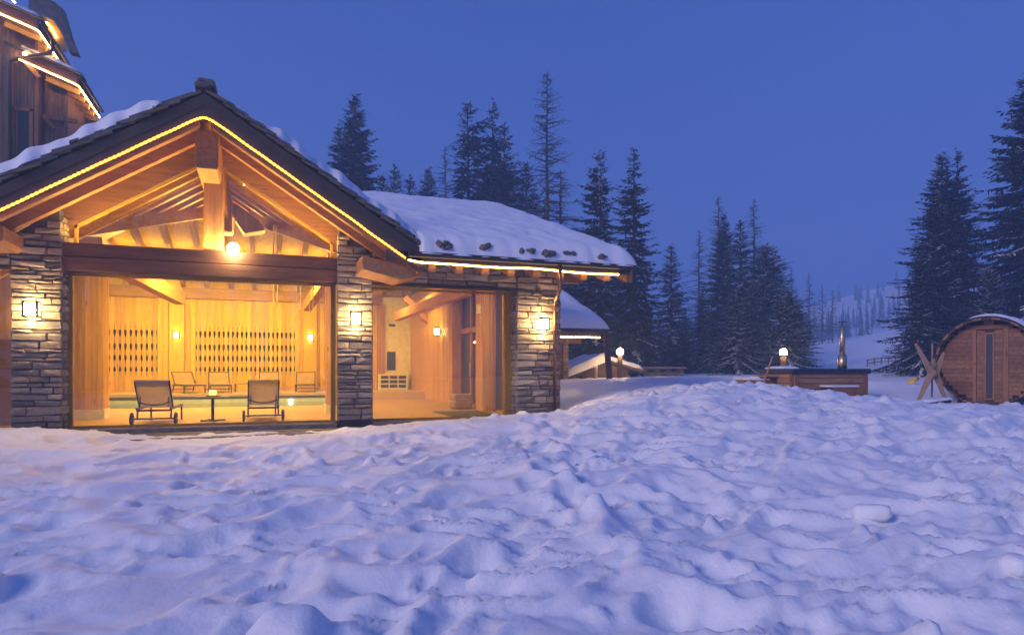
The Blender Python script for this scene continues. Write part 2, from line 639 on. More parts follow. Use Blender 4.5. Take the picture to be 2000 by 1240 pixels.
for X_, Y_, z in [(0, 0, -.50), (-4, 0, -.5), (5, 0, -.45), (0, -6, -.6), (-8, -6, -.6), (9, -6, -.5), (-3, 4, -.50), (0, 4, -.48), (3.2, 4, -.46),
                  (-5.5, 8, -.30), (-2.5, 8, -.27), (0, 8, -.20), (3, 8, -.08), (6, 8, .03), (9, 8, .12),
                  (-10, 10, -.2), (-14, 8, -.2), (-20, 5, 0), (14, 8, .3), (20, 10, .6), (25, 0, .5)]:
    _cp.append((X_, Y_, z))
for x, y, Y in [(60, 842, 11.6), (200, 850, 11.9), (330, 856, 12.3), (480, 848, 12.7), (620, 842, 13.2), (760, 832, 13.7), (900, 820, 14.3), (1000, 810, 14.8), (1120, 798, 15.6),
                (1250, 774, 14.5), (1330, 760, 14.8), (1400, 757, 15.2), (1480, 757, 15.0), (1545, 771, 15.0), (1605, 762, 15.0), (1650, 782, 15.0), (1700, 796, 15.2), (1700, 796, 16.2),
                (1110, 768, 20), (1200, 768, 19), (1150, 745, 24), (1220, 740, 27), (1300, 737, 29), (1450, 738, 28), (1400, 745, 21), (1480, 742, 22),
                (1790, 794, 15.0), (1900, 797, 15.2), (2000, 790, 14.6), (2150, 785, 15), (1760, 796, 15.2), (1760, 768, 18), (1700, 768, 19),
                (1720, 745, 25), (1780, 742, 28), (2000, 740, 24), (1560, 722, 40), (1600, 711, 52), (1660, 692, 56), (1720, 660, 62), (1780, 650, 66),
                (1300, 732, 60), (1000, 730, 60), (600, 728, 70), (1600, 690, 110), (1720, 648, 110), (1640, 600, 260), (1700, 565, 270), (1800, 550, 270), (1540, 640, 260), (1450, 690, 240), (1950, 560, 260),
                (1300, 715, 240), (900, 720, 240), (300, 720, 200), (-600, 725, 100)]:
    cpx(x, y, Y)
_cp = np.array(_cp)


def _phi(r2, c):
    return np.sqrt(r2 + c * c)


_C = 1.5
_A = _phi((_cp[:, None, 0] - _cp[None, :, 0]) ** 2 + (_cp[:, None, 1] - _cp[None, :, 1]) ** 2, _C)
_n = len(_cp)
_K = np.zeros((_n + 1, _n + 1))
_K[:_n, :_n] = _A - np.eye(_n) * 0.05
_K[:_n, _n] = 1
_K[_n, :_n] = 1
_W = np.linalg.solve(_K, np.concatenate([_cp[:, 2], [0]]))


def base_h(u, v):
    X = (u - CAMP.x) * cs - (v - CAMP.y) * sn
    Y = (u - CAMP.x) * sn + (v - CAMP.y) * cs
    out = np.full(np.shape(u), _W[_n])
    for i in range(_n):
        out = out + _W[i] * _phi((X - _cp[i, 0]) ** 2 + (Y - _cp[i, 1]) ** 2, _C)
    return out, X, Y


_rs = np.random.RandomState(5)
CHUNKS = []
for _ in range(330):
    X = _rs.uniform(-6, 14); Y = _rs.uniform(2.2, 17)
    if _rs.rand() > 0.25 + 0.75 * (X > 0.5 - (Y - 8) * 0.2):
        continue
    rr_ = _rs.uniform(.035, .12) * (1.0 + .5 * (_rs.rand() < .12))
    CHUNKS.append((X, Y, rr_, rr_ * _rs.uniform(.55, 1.0), _rs.uniform(.6, 1.6), _rs.uniform(0, 3.14)))
HOLES = []
for _ in range(110):
    X = _rs.uniform(-8, 12); Y = _rs.uniform(2.5, 14)
    HOLES.append((X, Y, _rs.uniform(.13, .26), _rs.uniform(.04, .10), _rs.uniform(1.0, 2.0), _rs.uniform(0, 3.14)))
# a walked trail from the foreground towards the right window
for k in range(24):
    f = (k + _rs.uniform(-.35, .35)) / 23
    X = -0.6 + 1.5 * f + .5 * math.sin(f * 4) + .17 * (-1) ** k + _rs.uniform(-.12, .12); Y = 4.2 + 8.6 * f
    HOLES.append((X, Y, _rs.uniform(.12, .18), _rs.uniform(.05, .11), _rs.uniform(1.3, 1.8), 1.5 + _rs.uniform(-.4, .4)))


def detail_h(u, v, X, Y):
    a = R(14)
    P = X * math.cos(a) + Y * math.sin(a)
    Q = -X * math.sin(a) + Y * math.cos(a)
    wx = .35 * perlin(X * .9, Y * .9, 21); wy = .35 * perlin(X * .9, Y * .9, 22)
    P = P + wx; Q = Q + wy
    m1 = 0.62 + .5 * sstep(-.4, .5, perlin(X * .5, Y * .5, 31))
    m2 = .35 + .65 * sstep(-.6, .3, perlin(X * .7, Y * .7, 33))
    def smax(a_, b_, k=.035):
        return .5 * (a_ + b_ + np.sqrt((a_ - b_) ** 2 + k * k))
    r1 = .15 * ridged(P / 2.1, Q / 1.15, 1, 2.0)
    r2 = .14 * ridged(P / 1.05, Q / .62, 2, 2.2) * m1
    r3 = .115 * ridged(P / .50, Q / .33, 3, 2.0) * m2
    h = smax(smax(r1, r2), r3) - .09
    h = .112 * np.tanh(h / .095)
    lump = np.abs(perlin(X / .55 + 4, Y / .48, 15)) * 1.3 + .5 * np.abs(perlin(X / .24, Y / .22, 16))
    h = h + .062 * (np.clip(lump, 0, .9) - .3) * (.25 + .75 * sstep(-2.5, 2.5, X - (Y - 8) * .25))
    h = h + .034 * (ridged(P / .32, Q / .25, 6, 1.6) - .4) * sstep(-.4, .5, perlin(X * .9, Y * .9, 36))
    h = h + .022 * perlin(P / .13, Q / .11, 4) * sstep(-.2, .5, perlin(X * .8, Y * .8, 34))
    h = h + .09 * perlin(X / 3.1, Y / 2.7, 5) + .045 * perlin(X / 1.3, Y / 1.2, 8)
    return h


def bumps(X, Y, h):
    shp = h.shape
    Xf, Yf, hf = X.ravel(), Y.ravel(), h.ravel()
    order = np.argsort(Xf)
    Xs = Xf[order]
    for sign, lst in ((-1, HOLES), (1, CHUNKS)):
        for (cx, cy_, r, amp, el, an) in lst:
            ext = r * el * 2.6
            i0, i1 = np.searchsorted(Xs, [cx - ext, cx + ext])
            idx = order[i0:i1]
            idx = idx[np.abs(Yf[idx] - cy_) < ext]
            dx, dy = Xf[idx] - cx, Yf[idx] - cy_
            p = (dx * math.cos(an) + dy * math.sin(an)) / (r * el); q = (-dx * math.sin(an) + dy * math.cos(an)) / r
            d2 = p * p + q * q
            d2 = d2 * (1 + .35 * perlin(dx / r * .9 + cx * 7, dy / r * .9 + cy_ * 5, 9))
            if sign > 0:
                hf[idx] += amp * np.exp(-(d2 ** 2.0) * 1.1)
            else:
                hf[idx] += -amp * np.exp(-(d2 ** 1.4)) + amp * .28 * np.exp(-((np.sqrt(d2) - 1.35) ** 2) * 7)
    return hf.reshape(shp)


def axis(segs):
    out = [segs[0][0]]
    for a_, b_, d0, d1 in segs:
        x = a_
        while x < b_ - 1e-6:
            f = (x - a_) / (b_ - a_)
            x += d0 + (d1 - d0) * f
            out.append(min(x, b_))
    return np.array(out)


def terrain_h(u, v, fine=True):
    u = np.asarray(u, float); v = np.asarray(v, float)
    h, X, Y = base_h(u, v)
    if fine:
        dist = np.sqrt(X * X + Y * Y)
        amp = 1 - .55 * sstep(14, 26, dist) - .3 * sstep(40, 90, dist)
        amp = amp * (1 + .9 * (u > 10.4) * np.exp(-(((u - 14) / 4.5) ** 2 + ((v - 4) / 5.0) ** 2)))
        # flatter trodden snow round the tub and the sauna, and close to the glass
        amp = amp * (1 - .75 * sstep(6.2, 3.6, np.hypot((u - 18.9), (v + 2.6) * 1.1)))
        amp = amp * (1 - .5 * sstep(-3.5, -1.0, v) * (u < 10.3) * (v < 0.5))
        h = h + detail_h(u, v, X, Y) * amp
        h = h - .17 * np.exp(-(((X - 7.9) / 1.3) ** 2 + ((Y - 15.4) / 1.0) ** 2)) - .10 * np.exp(-(((X - 10.6) / 1.6) ** 2 + ((Y - 15.0) / .9) ** 2))
        # ploughed heap before the tub
        m_ = np.exp(-(((X - 5.0) / 2.6) ** 2 + ((Y - 15.2) / 1.5) ** 2))
        h = h + m_ * (.10 * (ridged(X / .55, Y / .5, 41) - .3) + .08 * perlin(X / .3, Y / .28, 42))
    return h, X, Y


us = axis([(-90, -22, 9, 2), (-22, -8, 1.5, .12), (-8, 10, .048, .048), (10, 22, .06, .11), (22, 45, .25, 1.5), (45, 300, 2.5, 9)])
vs_ = axis([(-40, -16, 6, .3), (-16, -13.6, .2, .05), (-13.6, -7, .034, .048), (-7, .6, .05, .06), (.6, 16, .12, .2), (16, 40, .4, 1.5), (40, 280, 2, 8)])
GU, GV = np.meshgrid(us, vs_, indexing='ij')
H, GX, GY = terrain_h(GU, GV)
H = bumps(GX, GY, H)
# the snow stops against the house: a ragged edge over the stone terrace, nothing under the floors
edge = -0.55 - .30 * np.exp(-((GU - 1.6) / .9) ** 2) - .22 * np.exp(-((GU - 4.6) / .5) ** 2) + .30 * np.exp(-((GU + .9) / .9) ** 2) + .16 * perlin(GU * 2.0, GV * .3, 51) + .1 * perlin(GU * 5, GV * 2, 52)
inside = sstep(edge - .12, edge + .10, GV) * (GV < 15.4) * (1 - sstep(10.30, 10.42, GU)) * (GU > -13)
H = H * (1 - inside) + (-1.9) * inside
terrain = link('snow_ground', quick_mesh('snow_ground', np.stack([GU.ravel(), GV.ravel(), H.ravel()], 1), grid_faces(len(us), len(vs_)), SNOW))
tag(terrain, kind='structure')


def ground(u, v):
    h, X, Y = terrain_h(np.array([u]), np.array([v]))
    return float(h[0])


# one loose block and a few lumps of snow the photo shows lying on the field
def snow_lump(x, y, Y, sx, sy, sz, rz, label):
    p = at(x, y, Y)
    z = ground(p.x, p.y)
    rs = random.Random(int(x))
    mb = MB()
    vs, fs = [], []
    n, mm_ = 12, 7
    for i in range(mm_ + 1):
        ph = math.pi * i / mm_
        for k in range(n):
            th = 2 * math.pi * k / n
            cx_, cy_, cz_ = math.sin(ph) * math.cos(th), math.sin(ph) * math.sin(th), math.cos(ph)
            q = lambda c: math.copysign(abs(c) ** .6, c)
            j = 1 + rs.uniform(-.06, .06)
            vs.append((sx * q(cx_) * j, sy * q(cy_) * j, sz * q(cz_) * j))
    for i in range(mm_):
        for k in range(n):
            fs.append((i * n + k, (i + 1) * n + k, (i + 1) * n + (k + 1) % n, i * n + (k + 1) % n))
    mb.add(vs, fs)
    o = mb.build('snow_block', SNOW, None, smooth=True)
    o.location = (p.x, p.y, z + sz * .55)
    o.rotation_euler = (R(rs.uniform(-14, 14)), R(rs.uniform(-14, 14)), rz)
    tag(o, label, 'snow block', 'loose blocks of snow on the field')


snow_lump(1703, 985, 6.3, .17, .10, .08, R(-48), 'long rounded block of snow lying alone on the right of the field')
snow_lump(1985, 1085, 4.9, .10, .09, .07, R(10), 'rounded lump of snow at the right edge of the foreground')

# haze: even air round everything
hz = MB().box(-95, 310, -45, 290, -4.5, 75).build('haze', 'plaster', None)
hm = bpy.data.materials.new('haze_air')
hm.use_nodes = True
hm.node_tree.nodes.clear()
ho = hm.node_tree.nodes.new('ShaderNodeOutputMaterial')
pv = hm.node_tree.nodes.new('ShaderNodeVolumePrincipled')
pv.inputs['Color'].default_value = (0.46, 0.68, 1.0, 1)
pv.inputs['Density'].default_value = 0.0050
pv.inputs['Anisotropy'].default_value = 0.1
hm.node_tree.links.new(pv.outputs[0], ho.inputs['Volume'])
hz.data.materials.clear()
hz.data.materials.append(hm)
tag(hz, kind='stuff')

# ------------------------------------------------------------------ POOL HOUSE
UA = 2.40                 # ridge of the front gable
SL = 0.64                 # its pitch
SM = 0.365                # pitch of the main roof
EV, EW = -1.30, 3.42      # main eave line: v and underside height
RV = 6.6                  # main ridge
RW = EW + SM * (RV - EV)
BW = 14.5                 # back wall
DK = 0.30                 # rear deck level
house = thing('pool_house', 'stone and timber pool house with a big lit gable window under a snowy roof', 'house', (2.4, 0, 0))

STONE_PROTO = []
for k in range(16):
    rs = random.Random(100 + k)
    j = lambda a: rs.uniform(-a, a)
    ring = [(-.5, -.5), (.5, -.5), (.5, .5), (-.5, .5)]
    vs = [(a, .5, c) for a, c in ring]
    vs += [(a + j(.02), -.22, c + j(.05)) for a, c in ring]
    mid = [(0, -.5), (.5, 0), (0, .5), (-.5, 0)]
    vs += [(a * .93 + j(.04), -.5 + j(.12), c * .80 + j(.09)) for a, c in ring]
    vs += [(j(.2), -.56 + j(.12), j(.2))]
    fs = [(0, 1, 2, 3)]
    for i in range(4):
        q = (i + 1) % 4
        fs.append((i, i + 4, q + 4, q))
        fs.append((i + 4, i + 8, q + 8, q + 4))
        fs.append((i + 8, 12, q + 8))
    me = bpy.data.meshes.new('stone')
    me.from_pydata(vs, [], [f[::-1] for f in fs])
    me.materials.append(MATS['stone'])
    me.update()
    STONE_PROTO.append(me)


def courses(z0, z1, lo=.06, hi=.175):
    out = []
    z = z0
    while z < z1 - .04:
        h = rnd.uniform(lo, hi)
        if z + h > z1 - .06:
            h = z1 - z
        out.append((z, z + h))
        z += h
    return out


def stones_v(parent, u0, u1, z0, z1, v, top=None, lo=.2, hi=.62, dep=.13, rows=None, holes=()):
    """stones on a face that looks towards -v"""
    off = wloc(parent)
    for a, b_ in (rows or courses(z0, z1)):
        u = u0
        while u < u1 - .03:
            w = rnd.uniform(lo, hi)
            if u + w > u1 - .12:
                w = u1 - u
            um, zm = u + w / 2, (a + b_) / 2
            u += w
            if top is not None and b_ > top(um):
                if a > top(um) - .05:
                    continue
            if any(h0 < um < h1 and k0 < zm < k1 for h0, h1, k0, k1 in holes):
                continue
            o = link('stone', rnd.choice(STONE_PROTO), parent)
            pr = rnd.uniform(-.018, .022)
            o.scale = (w - .014, dep, b_ - a - .014)
            o.location = Vector((um, v + dep / 2 - .03 + pr, zm)) - off
            o.rotation_euler = (rnd.uniform(-.06, .06), rnd.uniform(-.035, .035), rnd.uniform(-.04, .04))


def stones_u(parent, v0, v1, z0, z1, u, sgn, rows=None, lo=.2, hi=.5, dep=.13):
    off = wloc(parent)
    for a, b_ in (rows or courses(z0, z1)):
        v = v0
        while v < v1 - .03:
            w = rnd.uniform(lo, hi)
            if v + w > v1 - .12:
                w = v1 - v
            vm, zm = v + w / 2, (a + b_) / 2
            v += w
            o = link('stone', rnd.choice(STONE_PROTO), parent)
            o.scale = (w - .014, dep, b_ - a - .014)
            o.location = Vector((u - sgn * (dep / 2 - .03 + rnd.uniform(-.015, .02)), vm, zm)) - off
            o.rotation_euler = (0, 0, R(90) * sgn)


def gable_under(u):          # underside of the front gable's rafters, above a point u
    return 5.60 - SL * abs(u - UA)


# stone pillars
def pillar(u0, u1, z1, top=None, right_side=False, left_side=False, depth=.62):
    mb = MB()
    if top is None:
        mb.box(u0 + .05, u1 - .05, .06, depth, .04, z1)
    else:
        mb.prism([(u0 + .05, .06, .04), (u1 - .05, .06, .04), (u1 - .05, .06, top(u1) + .12), (u0 + .05, .06, top(u0) + .12)], (0, depth - .06, 0))
    p = mb.build('stone_pillar', 'mortar', house)
    rows = courses(.04, z1)
    stones_v(p, u0, u1, .04, z1, 0.03, rows=rows, top=top, lo=.22, hi=.58)
    if right_side:
        stones_u(p, .10, .44, .04, z1, u1, 1, rows=rows if top is None else [r for r in rows if r[1] < top(u1)])
    if left_side:
        stones_u(p, .10, .44, .04, z1, u0, -1, rows=rows)
    MB().box(u0 + .05, u1 - .05, .03, depth, -.3, .04).build('pillar_base', 'dark_base', house)
    return p


pillar(-.98, -.17, 4.2, top=lambda u: 5.35 - SL * abs(u - UA) + .35, right_side=True)
pillar(4.90, 5.66, 4.2, top=lambda u: min(5.35 - SL * abs(u - UA) + .35, 4.3))
pillar(9.05, 10.19, 3.35, left_side=True)
# stone band over the right window, and over the far left window
lw = MB().box(5.60, 10.1, .06, .5, 3.36, 3.87).build('lintel_wall', 'mortar', house)
MB().box(5.60, 9.10, .06, .5, 3.06, 3.36).build('lintel_core', 'mortar', house)
stones_v(lw, 5.66, 9.05, 3.06, 3.36, .03, lo=.3, hi=.75)
stones_v(lw, 5.66, 10.19, 3.36, 3.84, .03, lo=.3, hi=.75)
lw = MB().box(-5.2, -.93, .06, .5, 3.06, 3.5).build('lintel_wall', 'mortar', house)
stones_v(lw, -2.4, -.98, 3.06, 3.5, .03, lo=.3, hi=.7)
MB().box(5.64, 9.10, -.01, .2, 3.0, 3.06).build('window_lintel', 'gutter_brown', house)
MB().box(-5.2, -.96, -.01, .2, 3.0, 3.06).build('window_lintel', 'gutter_brown', house)
# end stones: the right outside wall of the house
ow = MB().box(9.55, 10.14, .62, 14.6, -.6, 3.5).build('side_wall', 'mortar', house)
stones_u(ow, .1, 1.5, .04, 3.4, 10.19, 1)

# terrace, sills, floors
MB().box(-6.2, 10.5, -1.35, .5, -.30, -.135).build('terrace_bed', 'mortar', house)
fl = house
u = -1.6
while u < 10.4:
    w = rnd.uniform(.6, 1.3)
    v = -1.35
    for d in (.42, .5, .44):
        MB().box(u + .006, min(u + w, 10.5) - .006, v + .006, v + d - .006, -.20, -.115 + rnd.uniform(-.008, .008)).build('flagstone', 'flagstone', house)
        v += d
    u += w
for a, b_ in ((-.17, 4.90), (5.66, 9.05), (-5.2, -.98)):
    MB().box(a, b_, .02, .5, -.115, -.02).build('window_sill', 'flagstone', house, bev=.01)
MB().box(-7, 9.5, .5, 7.7, -.25, 0).build('floor', 'tile_floor', house)
MB().box(6.9, 9.5, 7.7, 11.4, -.25, -.002).build('floor', 'tile_floor', house)
MB().box(-7, -3.6, 7.7, 11.4, -.25, -.002).build('floor', 'tile_floor', house)
MB().box(-7, 9.5, 11.4, BW, -.25, DK).build('rear_deck', 'deck_pale', house)
MB().box(-3.6, 6.9, 11.36, 11.398, .10, .20).build('pool_edge_band', 'niche_dark', house)
MB().box(-3.6, 6.9, 11.362, 11.398, -.1, .095).build('pool_edge_tiles', 'pool_tile', house)
pw = MB().box(-3.6, 6.9, 7.7, 11.36, -.6, -.04).build('pool_water', 'pool_water')
tag(pw, kind='structure')
MB().lathe((4.35, 11.30, -.02), [(.05, 0), (.07, .03), (.05, .06)], 12).build('pool_lamp', 'pool_lamp_glow', house, smooth=True)

# big front beam, posts, frames and panes of the gable window
GV0 = .40
MB().box(-.20, 4.93, .06, .52, 3.02, 3.29).build('tie_beam', 'beam_dark', house, bev=.02)
MB().box(-.20, 4.93, .075, .52, 3.295, 3.56).build('tie_beam', 'beam_dark', house, bev=.02)
MB().box(2.27, 2.64, .09, .46, 3.56, 5.15).build('king_post', 'beam_z', house, bev=.02)
# ridge end with a shaped foot
rb = MB()
rb.prism([(2.20, -.95, 5.66), (2.20, -.95, 5.0), (2.23, -.95, 4.93), (2.58, -.95, 4.93), (2.61, -.95, 5.0), (2.61, -.95, 5.66)], (0, 6.6, 0))
rb.build('ridge_beam', 'beam_v', house, bev=.015)


def frame(bars, mat='pine'):
    return bars.build('window_frame', mat, house)


f = MB()
f.box(-.17, -.07, .34, .46, -.02, 3.02)
f.box(4.80, 4.90, .34, .46, -.02, 3.02)
f.box(-.07, 4.80, .36, .44, -.02, .03)
f.box(-.07, 4.80, .36, .44, 2.97, 3.02)
fr1 = frame(f)
MB().box(-.07, 4.80, .395, .405, .03, 2.97).build('pane', 'pane_glass', fr1)
for s in (-1, 1):
    f = MB()
    e0 = UA + s * .24 + (.055 if s > 0 else -.0)
    e1 = UA + s * 2.44
    t0, t1 = 5.50 - SL * abs(e0 - UA), 5.50 - SL * 2.44
    f.prism([(e1, .36, 3.56), (e1 - s * .05, .36, 3.56), (e1 - s * .05, .36, t1 + .02), (e1, .36, t1)], (0, .08, 0))
    f.prism([(e0, .36, t0), (e1, .36, t1), (e1, .36, t1 - .06), (e0, .36, t0 - .06)], (0, .08, 0))
    fr = frame(f, 'pine_u')
    MB().prism([(e0, .395, 3.56), (e1 - s * .05, .395, 3.56), (e1 - s * .05, .395, t1 - .03), (e0, .395, t0 - .06)], (0, .01, 0)).build('pane', 'pane_glass', fr)
# right window
f = MB()
f.box(5.66, 5.71, .34, .46, -.02, 3.0)
f.box(8.85, 9.05, .30, .48, -.02, 3.0)
f.box(5.71, 8.85, .36, .44, -.02, .03)
f.box(5.71, 8.85, .36, .44, 2.95, 3.0)
fr2 = frame(f)
MB().box(5.71, 8.85, .395, .405, .03, 2.95).build('pane', 'pane_glass', fr2)
# left window (only its right end is in view)
f = MB()
f.box(-5.2, -5.1, .34, .46, -.02, 3.0)
f.box(-1.03, -.98, .34, .46, -.02, 3.0)
f.box(-5.1, -1.03, .36, .44, -.02, .03)
fr3 = frame(f)
MB().box(-5.1, -1.03, .395, .405, .03, 3.0).build('pane', 'pane_glass', fr3)


# ---- roofs
def gdeck(u):   # top of the soffit boards' underside on the front gable
    return 6.05 - SL * abs(u - UA)


def valley(v):
    return max(0.02, (6.05 - (EW + SM * (v - EV))) / SL)


VB = EV + (6.05 - EW) / SM    # where the gable ridge meets the main roof
gr = thing  # (kept short)
roof_g = None
for s in (-1, 1):
    far = 4.15 if s > 0 else 7.2
    mb = MB()
    pts = [(UA, EV, 6.05), (UA + s * far, EV, 6.05 - SL * far)]
    if s > 0:
        pts += [(UA + valley(EV), EV + .02, 6.05 - SL * valley(EV)), (UA, VB, 6.05)]
    else:
        pts += [(UA - far, EV + .6, 6.05 - SL * far), (UA - valley(EV), EV + .6, 6.05 - SL * valley(EV)), (UA, VB, 6.05)]
    mb.prism(pts, (0, 0, .14))
    o = mb.build('gable_roof', 'pine_v', house)
    # fascia board
    w0, w1 = 5.77, 6.17
    MB().prism([(UA, -1.36, w0), (UA + s * far, -1.36, w0 - SL * far), (UA + s * far, -1.36, w1 - SL * far), (UA, -1.36, w1)], (0, .055, 0)).build('fascia', 'fascia_brown', house)
    MB().prism([(UA, -1.375, 5.99), (UA + s * far, -1.375, 5.99 - SL * far), (UA + s * far, -1.375, 6.19 - SL * far), (UA, -1.375, 6.19)], (0, .014, 0)).build('fascia', 'fascia_brown', house)
    # slates along the verge
    nS = int(far / .20)
    k = 0
    dist = .10
    L = math.hypot(1, SL)
    while dist < far - .05:
        ln = rnd.uniform(.30, .52)
        for lay in range(2):
            dd = min(dist + rnd.uniform(-.08, .05) + ln * .3 * lay, far - .1)
            th = rnd.uniform(.03, .055)
            z0 = 6.225 + .055 * lay - SL * dd
            z1 = z0 - SL * ln * .86 + .035
            v0 = -1.42 + rnd.uniform(-.03, .05) + .04 * lay
            MB().prism([(UA + s * dd, v0, z0), (UA + s * (dd + ln), v0 + rnd.uniform(-.04, .04), z1), (UA + s * (dd + ln), v0 + .5, z1), (UA + s * dd, v0 + .55, z0)], (0, 0, th)).build('roof_slate', 'slate', o)
        dist += ln * .62
    # rafters of the front gable
    for v in (-1.19, -.42, .74, 1.36, 1.98, 2.60, 3.22, 3.84, 4.46):
        end = far - .12 if v < .2 else valley(v) + .12
        h = .25 if v > 0 else .34
        mb = MB()
        z0 = 6.045
        mb.prism([(UA + s * .10, v, z0 - SL * .10), (UA + s * end, v, z0 - SL * end), (UA + s * end, v, z0 - h - SL * end), (UA + s * .10, v, z0 - h - SL * .10)], (0, .17, 0))
        mb.build('rafter', 'rafter_wood', house, bev=.012)
    MB().prism([(UA + s * .02, .355, 6.04), (UA + s * 3.0, .355, 6.04 - SL * 3.0), (UA + s * 3.0, .355, 5.505 - SL * 3.0), (UA + s * .02, .355, 5.505)], (0, .09, 0)).build('header_board', 'beam_u', house)
    # valley beams
    v0, v1 = .55, VB - .35
    MB().beam((UA + s * (valley(v0) + .05), v0, 6.05 - SL * valley(v0) - .28), (UA + s * (valley(v1) + .02), v1, 6.05 - SL * valley(v1) - .28), .26, .42).build('valley_beam', 'beam_v', house, bev=.02)
# ridge cap stones
for k, (a, b_, c) in enumerate(((-.17, .08, 6.30), (-.02, .18, 6.33))):
    MB().prism([(UA + a, -1.40, c), (UA + b_, -1.40, c + .01), (UA + b_ + .02, -.5, c), (UA + a - .01, -.5, c)], (0, 0, .10)).build('ridge_stone', 'slate', house, bev=.03)
MB().box(UA - .13, UA + .14, -1.32, -.6, 6.42, 6.50).build('ridge_stone', 'slate', house, bev=.03)

# main roof decks
zr = RW
pts = [(UA + valley(EV), EV, EW), (11.35, EV, EW), (11.35, RV, zr), (UA, RV, zr), (UA, VB, 6.05)]
main_roof = MB().prism(pts, (0, 0, .14)).build('main_roof', 'pine_v', house)
pts = [(UA - valley(EV), EV + .6, EW + SM * .6), (-9.5, EV + .6, EW + SM * .6), (-9.5, RV, zr), (UA, RV, zr), (UA, VB, 6.05)]
MB().prism(pts, (0, 0, .14)).build('main_roof', 'pine_v', house)
RB = (zr - 4.72) / (BW - RV)
MB().prism([(-9.5, RV, zr), (11.35, RV, zr), (11.35, BW + .8, 4.72 - RB * .8), (-9.5, BW + .8, 4.72 - RB * .8)], (0, 0, .14)).build('main_roof', 'pine_v', house)
MB().box(-7, 9.5, RV - .15, RV + .15, zr - .42, zr - .01).build('ridge_beam', 'beam_u', house)
# main rafters: eave tails in front, inner pairs behind
for k in range(9):
    u = 6.62 + k * .585
    a, b_ = EV + .06, (3.0 if u < 9.4 else 5.2)
    h = .29
    MB().prism([(u, a, EW - .005 + SM * (a - EV)), (u, b_, EW - .005 + SM * (b_ - EV)), (u, b_, EW - h + SM * (b_ - EV)), (u, a + .02, EW - h + SM * (a + .02 - EV)), (u, a, EW - .2)], (.15, 0, 0)).build('rafter', 'rafter_wood', house)
for k in range(15):
    u = -3.2 + k * .88
    MB().prism([(u, RV + .1, zr - .01 - RB * .1), (u, BW, 4.72 - .005), (u, BW, 4.42), (u, RV + .1, zr - .31 - RB * .1)], (.16, 0, 0)).build('rafter', 'beam_v', house)
for k in range(6):
    u = 6.2 + k * .62
    MB().prism([(u, 3.02, EW - .01 + SM * 4.32), (u, RV, zr - .01), (u, RV, zr - .30), (u, 3.02, EW - .30 + SM * 4.32)], (.14, 0, 0)).build('rafter', 'beam_v', house)
# wall plate, purlin ends, fascia and gutter of the right wing
MB().box(5.72, 11.30, EV - .06, EV - .005, EW - .10, EW + .12).build('fascia', 'fascia_brown', house)
MB().box(5.5, 10.95, .10, .34, 3.64, 3.86).build('wall_plate', 'beam_u', house)
MB().prism([(10.16, .1, 3.60), (10.95, .1, 3.60), (10.95, .1, 3.40), (10.80, .1, 3.28), (10.16, .1, 3.28)], (0, .26, 0)).build('purlin_end', 'beam_u', house, bev=.015)
MB().prism([(11.30, EV - .02, EW - .06), (11.30, RV, zr - .06), (11.30, RV, zr + .2), (11.30, EV - .02, EW + .2)], (.05, 0, 0)).build('fascia', 'fascia_brown', house)
MB().prism([(5.3, -1.0, 3.46), (6.55, -1.0, 3.22), (6.5, -1.0, 3.10), (6.1, -1.0, 3.0), (5.3, -1.0, 3.18)], (0, 1.1, 0)).build('purlin_end', 'beam_v', house, bev=.015)
MB().prism([(-.78, -1.0, 3.60), (-1.9, -1.0, 3.60), (-1.9, -1.0, 3.28), (-.86, -1.0, 3.28), (-.78, -1.0, 3.36)], (0, 1.1, 0)).build('purlin_end', 'beam_v', house, bev=.015)
gt = MB()
vs, fs = [], []
prof = [(.075 * math.cos(R(a_)), .085 * math.sin(R(a_))) for a_ in range(180, 361, 20)]
prof = [(-.085, .02)] + prof + [(.085, .02)]
nP = len(prof)
for u in (6.16, 11.40):
    for dv, dz in prof:
        vs.append((u, EV - .150 + dv, EW + .075 + dz))
for i in range(nP - 1):
    fs.append((i, i + nP, i + nP + 1, i + 1))
fs.append(tuple(range(nP)))
fs.append(tuple(range(2 * nP - 1, nP - 1, -1)))
gt.add(vs, fs)
gt.build('gutter', 'gutter_brown', house, smooth=False)
d0, d1, d2 = onv(1094, 545, -1.45), onv(1094, 566, -1.45), onv(1084, 592, -.10)
MB().tube([(d0.x, -1.45, 3.42), (d0.x, -1.45, d1.z + .1), (d1.x + .02, -1.40, d1.z), (d2.x - .03, -.15, d2.z + .05), (d2.x, -.09, d2.z - .08), (d2.x, -.09, -.1)], .042, 10).build('downpipe', 'copper', house, smooth=True)
for z in (2.05, 1.0):
    MB().box(d2.x - .06, d2.x + .06, -.14, .03, z, z + .03).build('pipe_clip', 'copper', house)
# two rough snow guards' stones poking through the wing's snow
for k, (x, y) in enumerate(((866, 481), (938, 486), (1028, 494), (1062, 500), (1106, 498), (1182, 507))):
    p = None
    for q_ in range(60):
        v_ = EV - .1 + q_ * .03
        p = onv(x, y, v_)
        if p.z < EW + .145 + SM * (v_ - EV) + .26 * min(1, (v_ - EV + .25) / .45) ** .5:
            break
    rs = random.Random(k)
    mb = MB()
    for q in range(rs.choice((3, 4, 4))):
        c_ = p + Vector((rs.uniform(-.18, .18), rs.uniform(-.08, .0), rs.uniform(.0, .06)))
        d_ = Vector((rs.uniform(-1, 1), rs.uniform(-.4, .4), rs.uniform(-.5, .5))).normalized()
        l_ = rs.uniform(.04, .09)
        mb.beam(c_ - d_ * l_, c_ + d_ * l_, rs.uniform(.15, .26), rs.uniform(.11, .17), w1=rs.uniform(.07, .14), h1=rs.uniform(.06, .11))
    mb.build('snow_guard', 'slate', house, bev=.025)


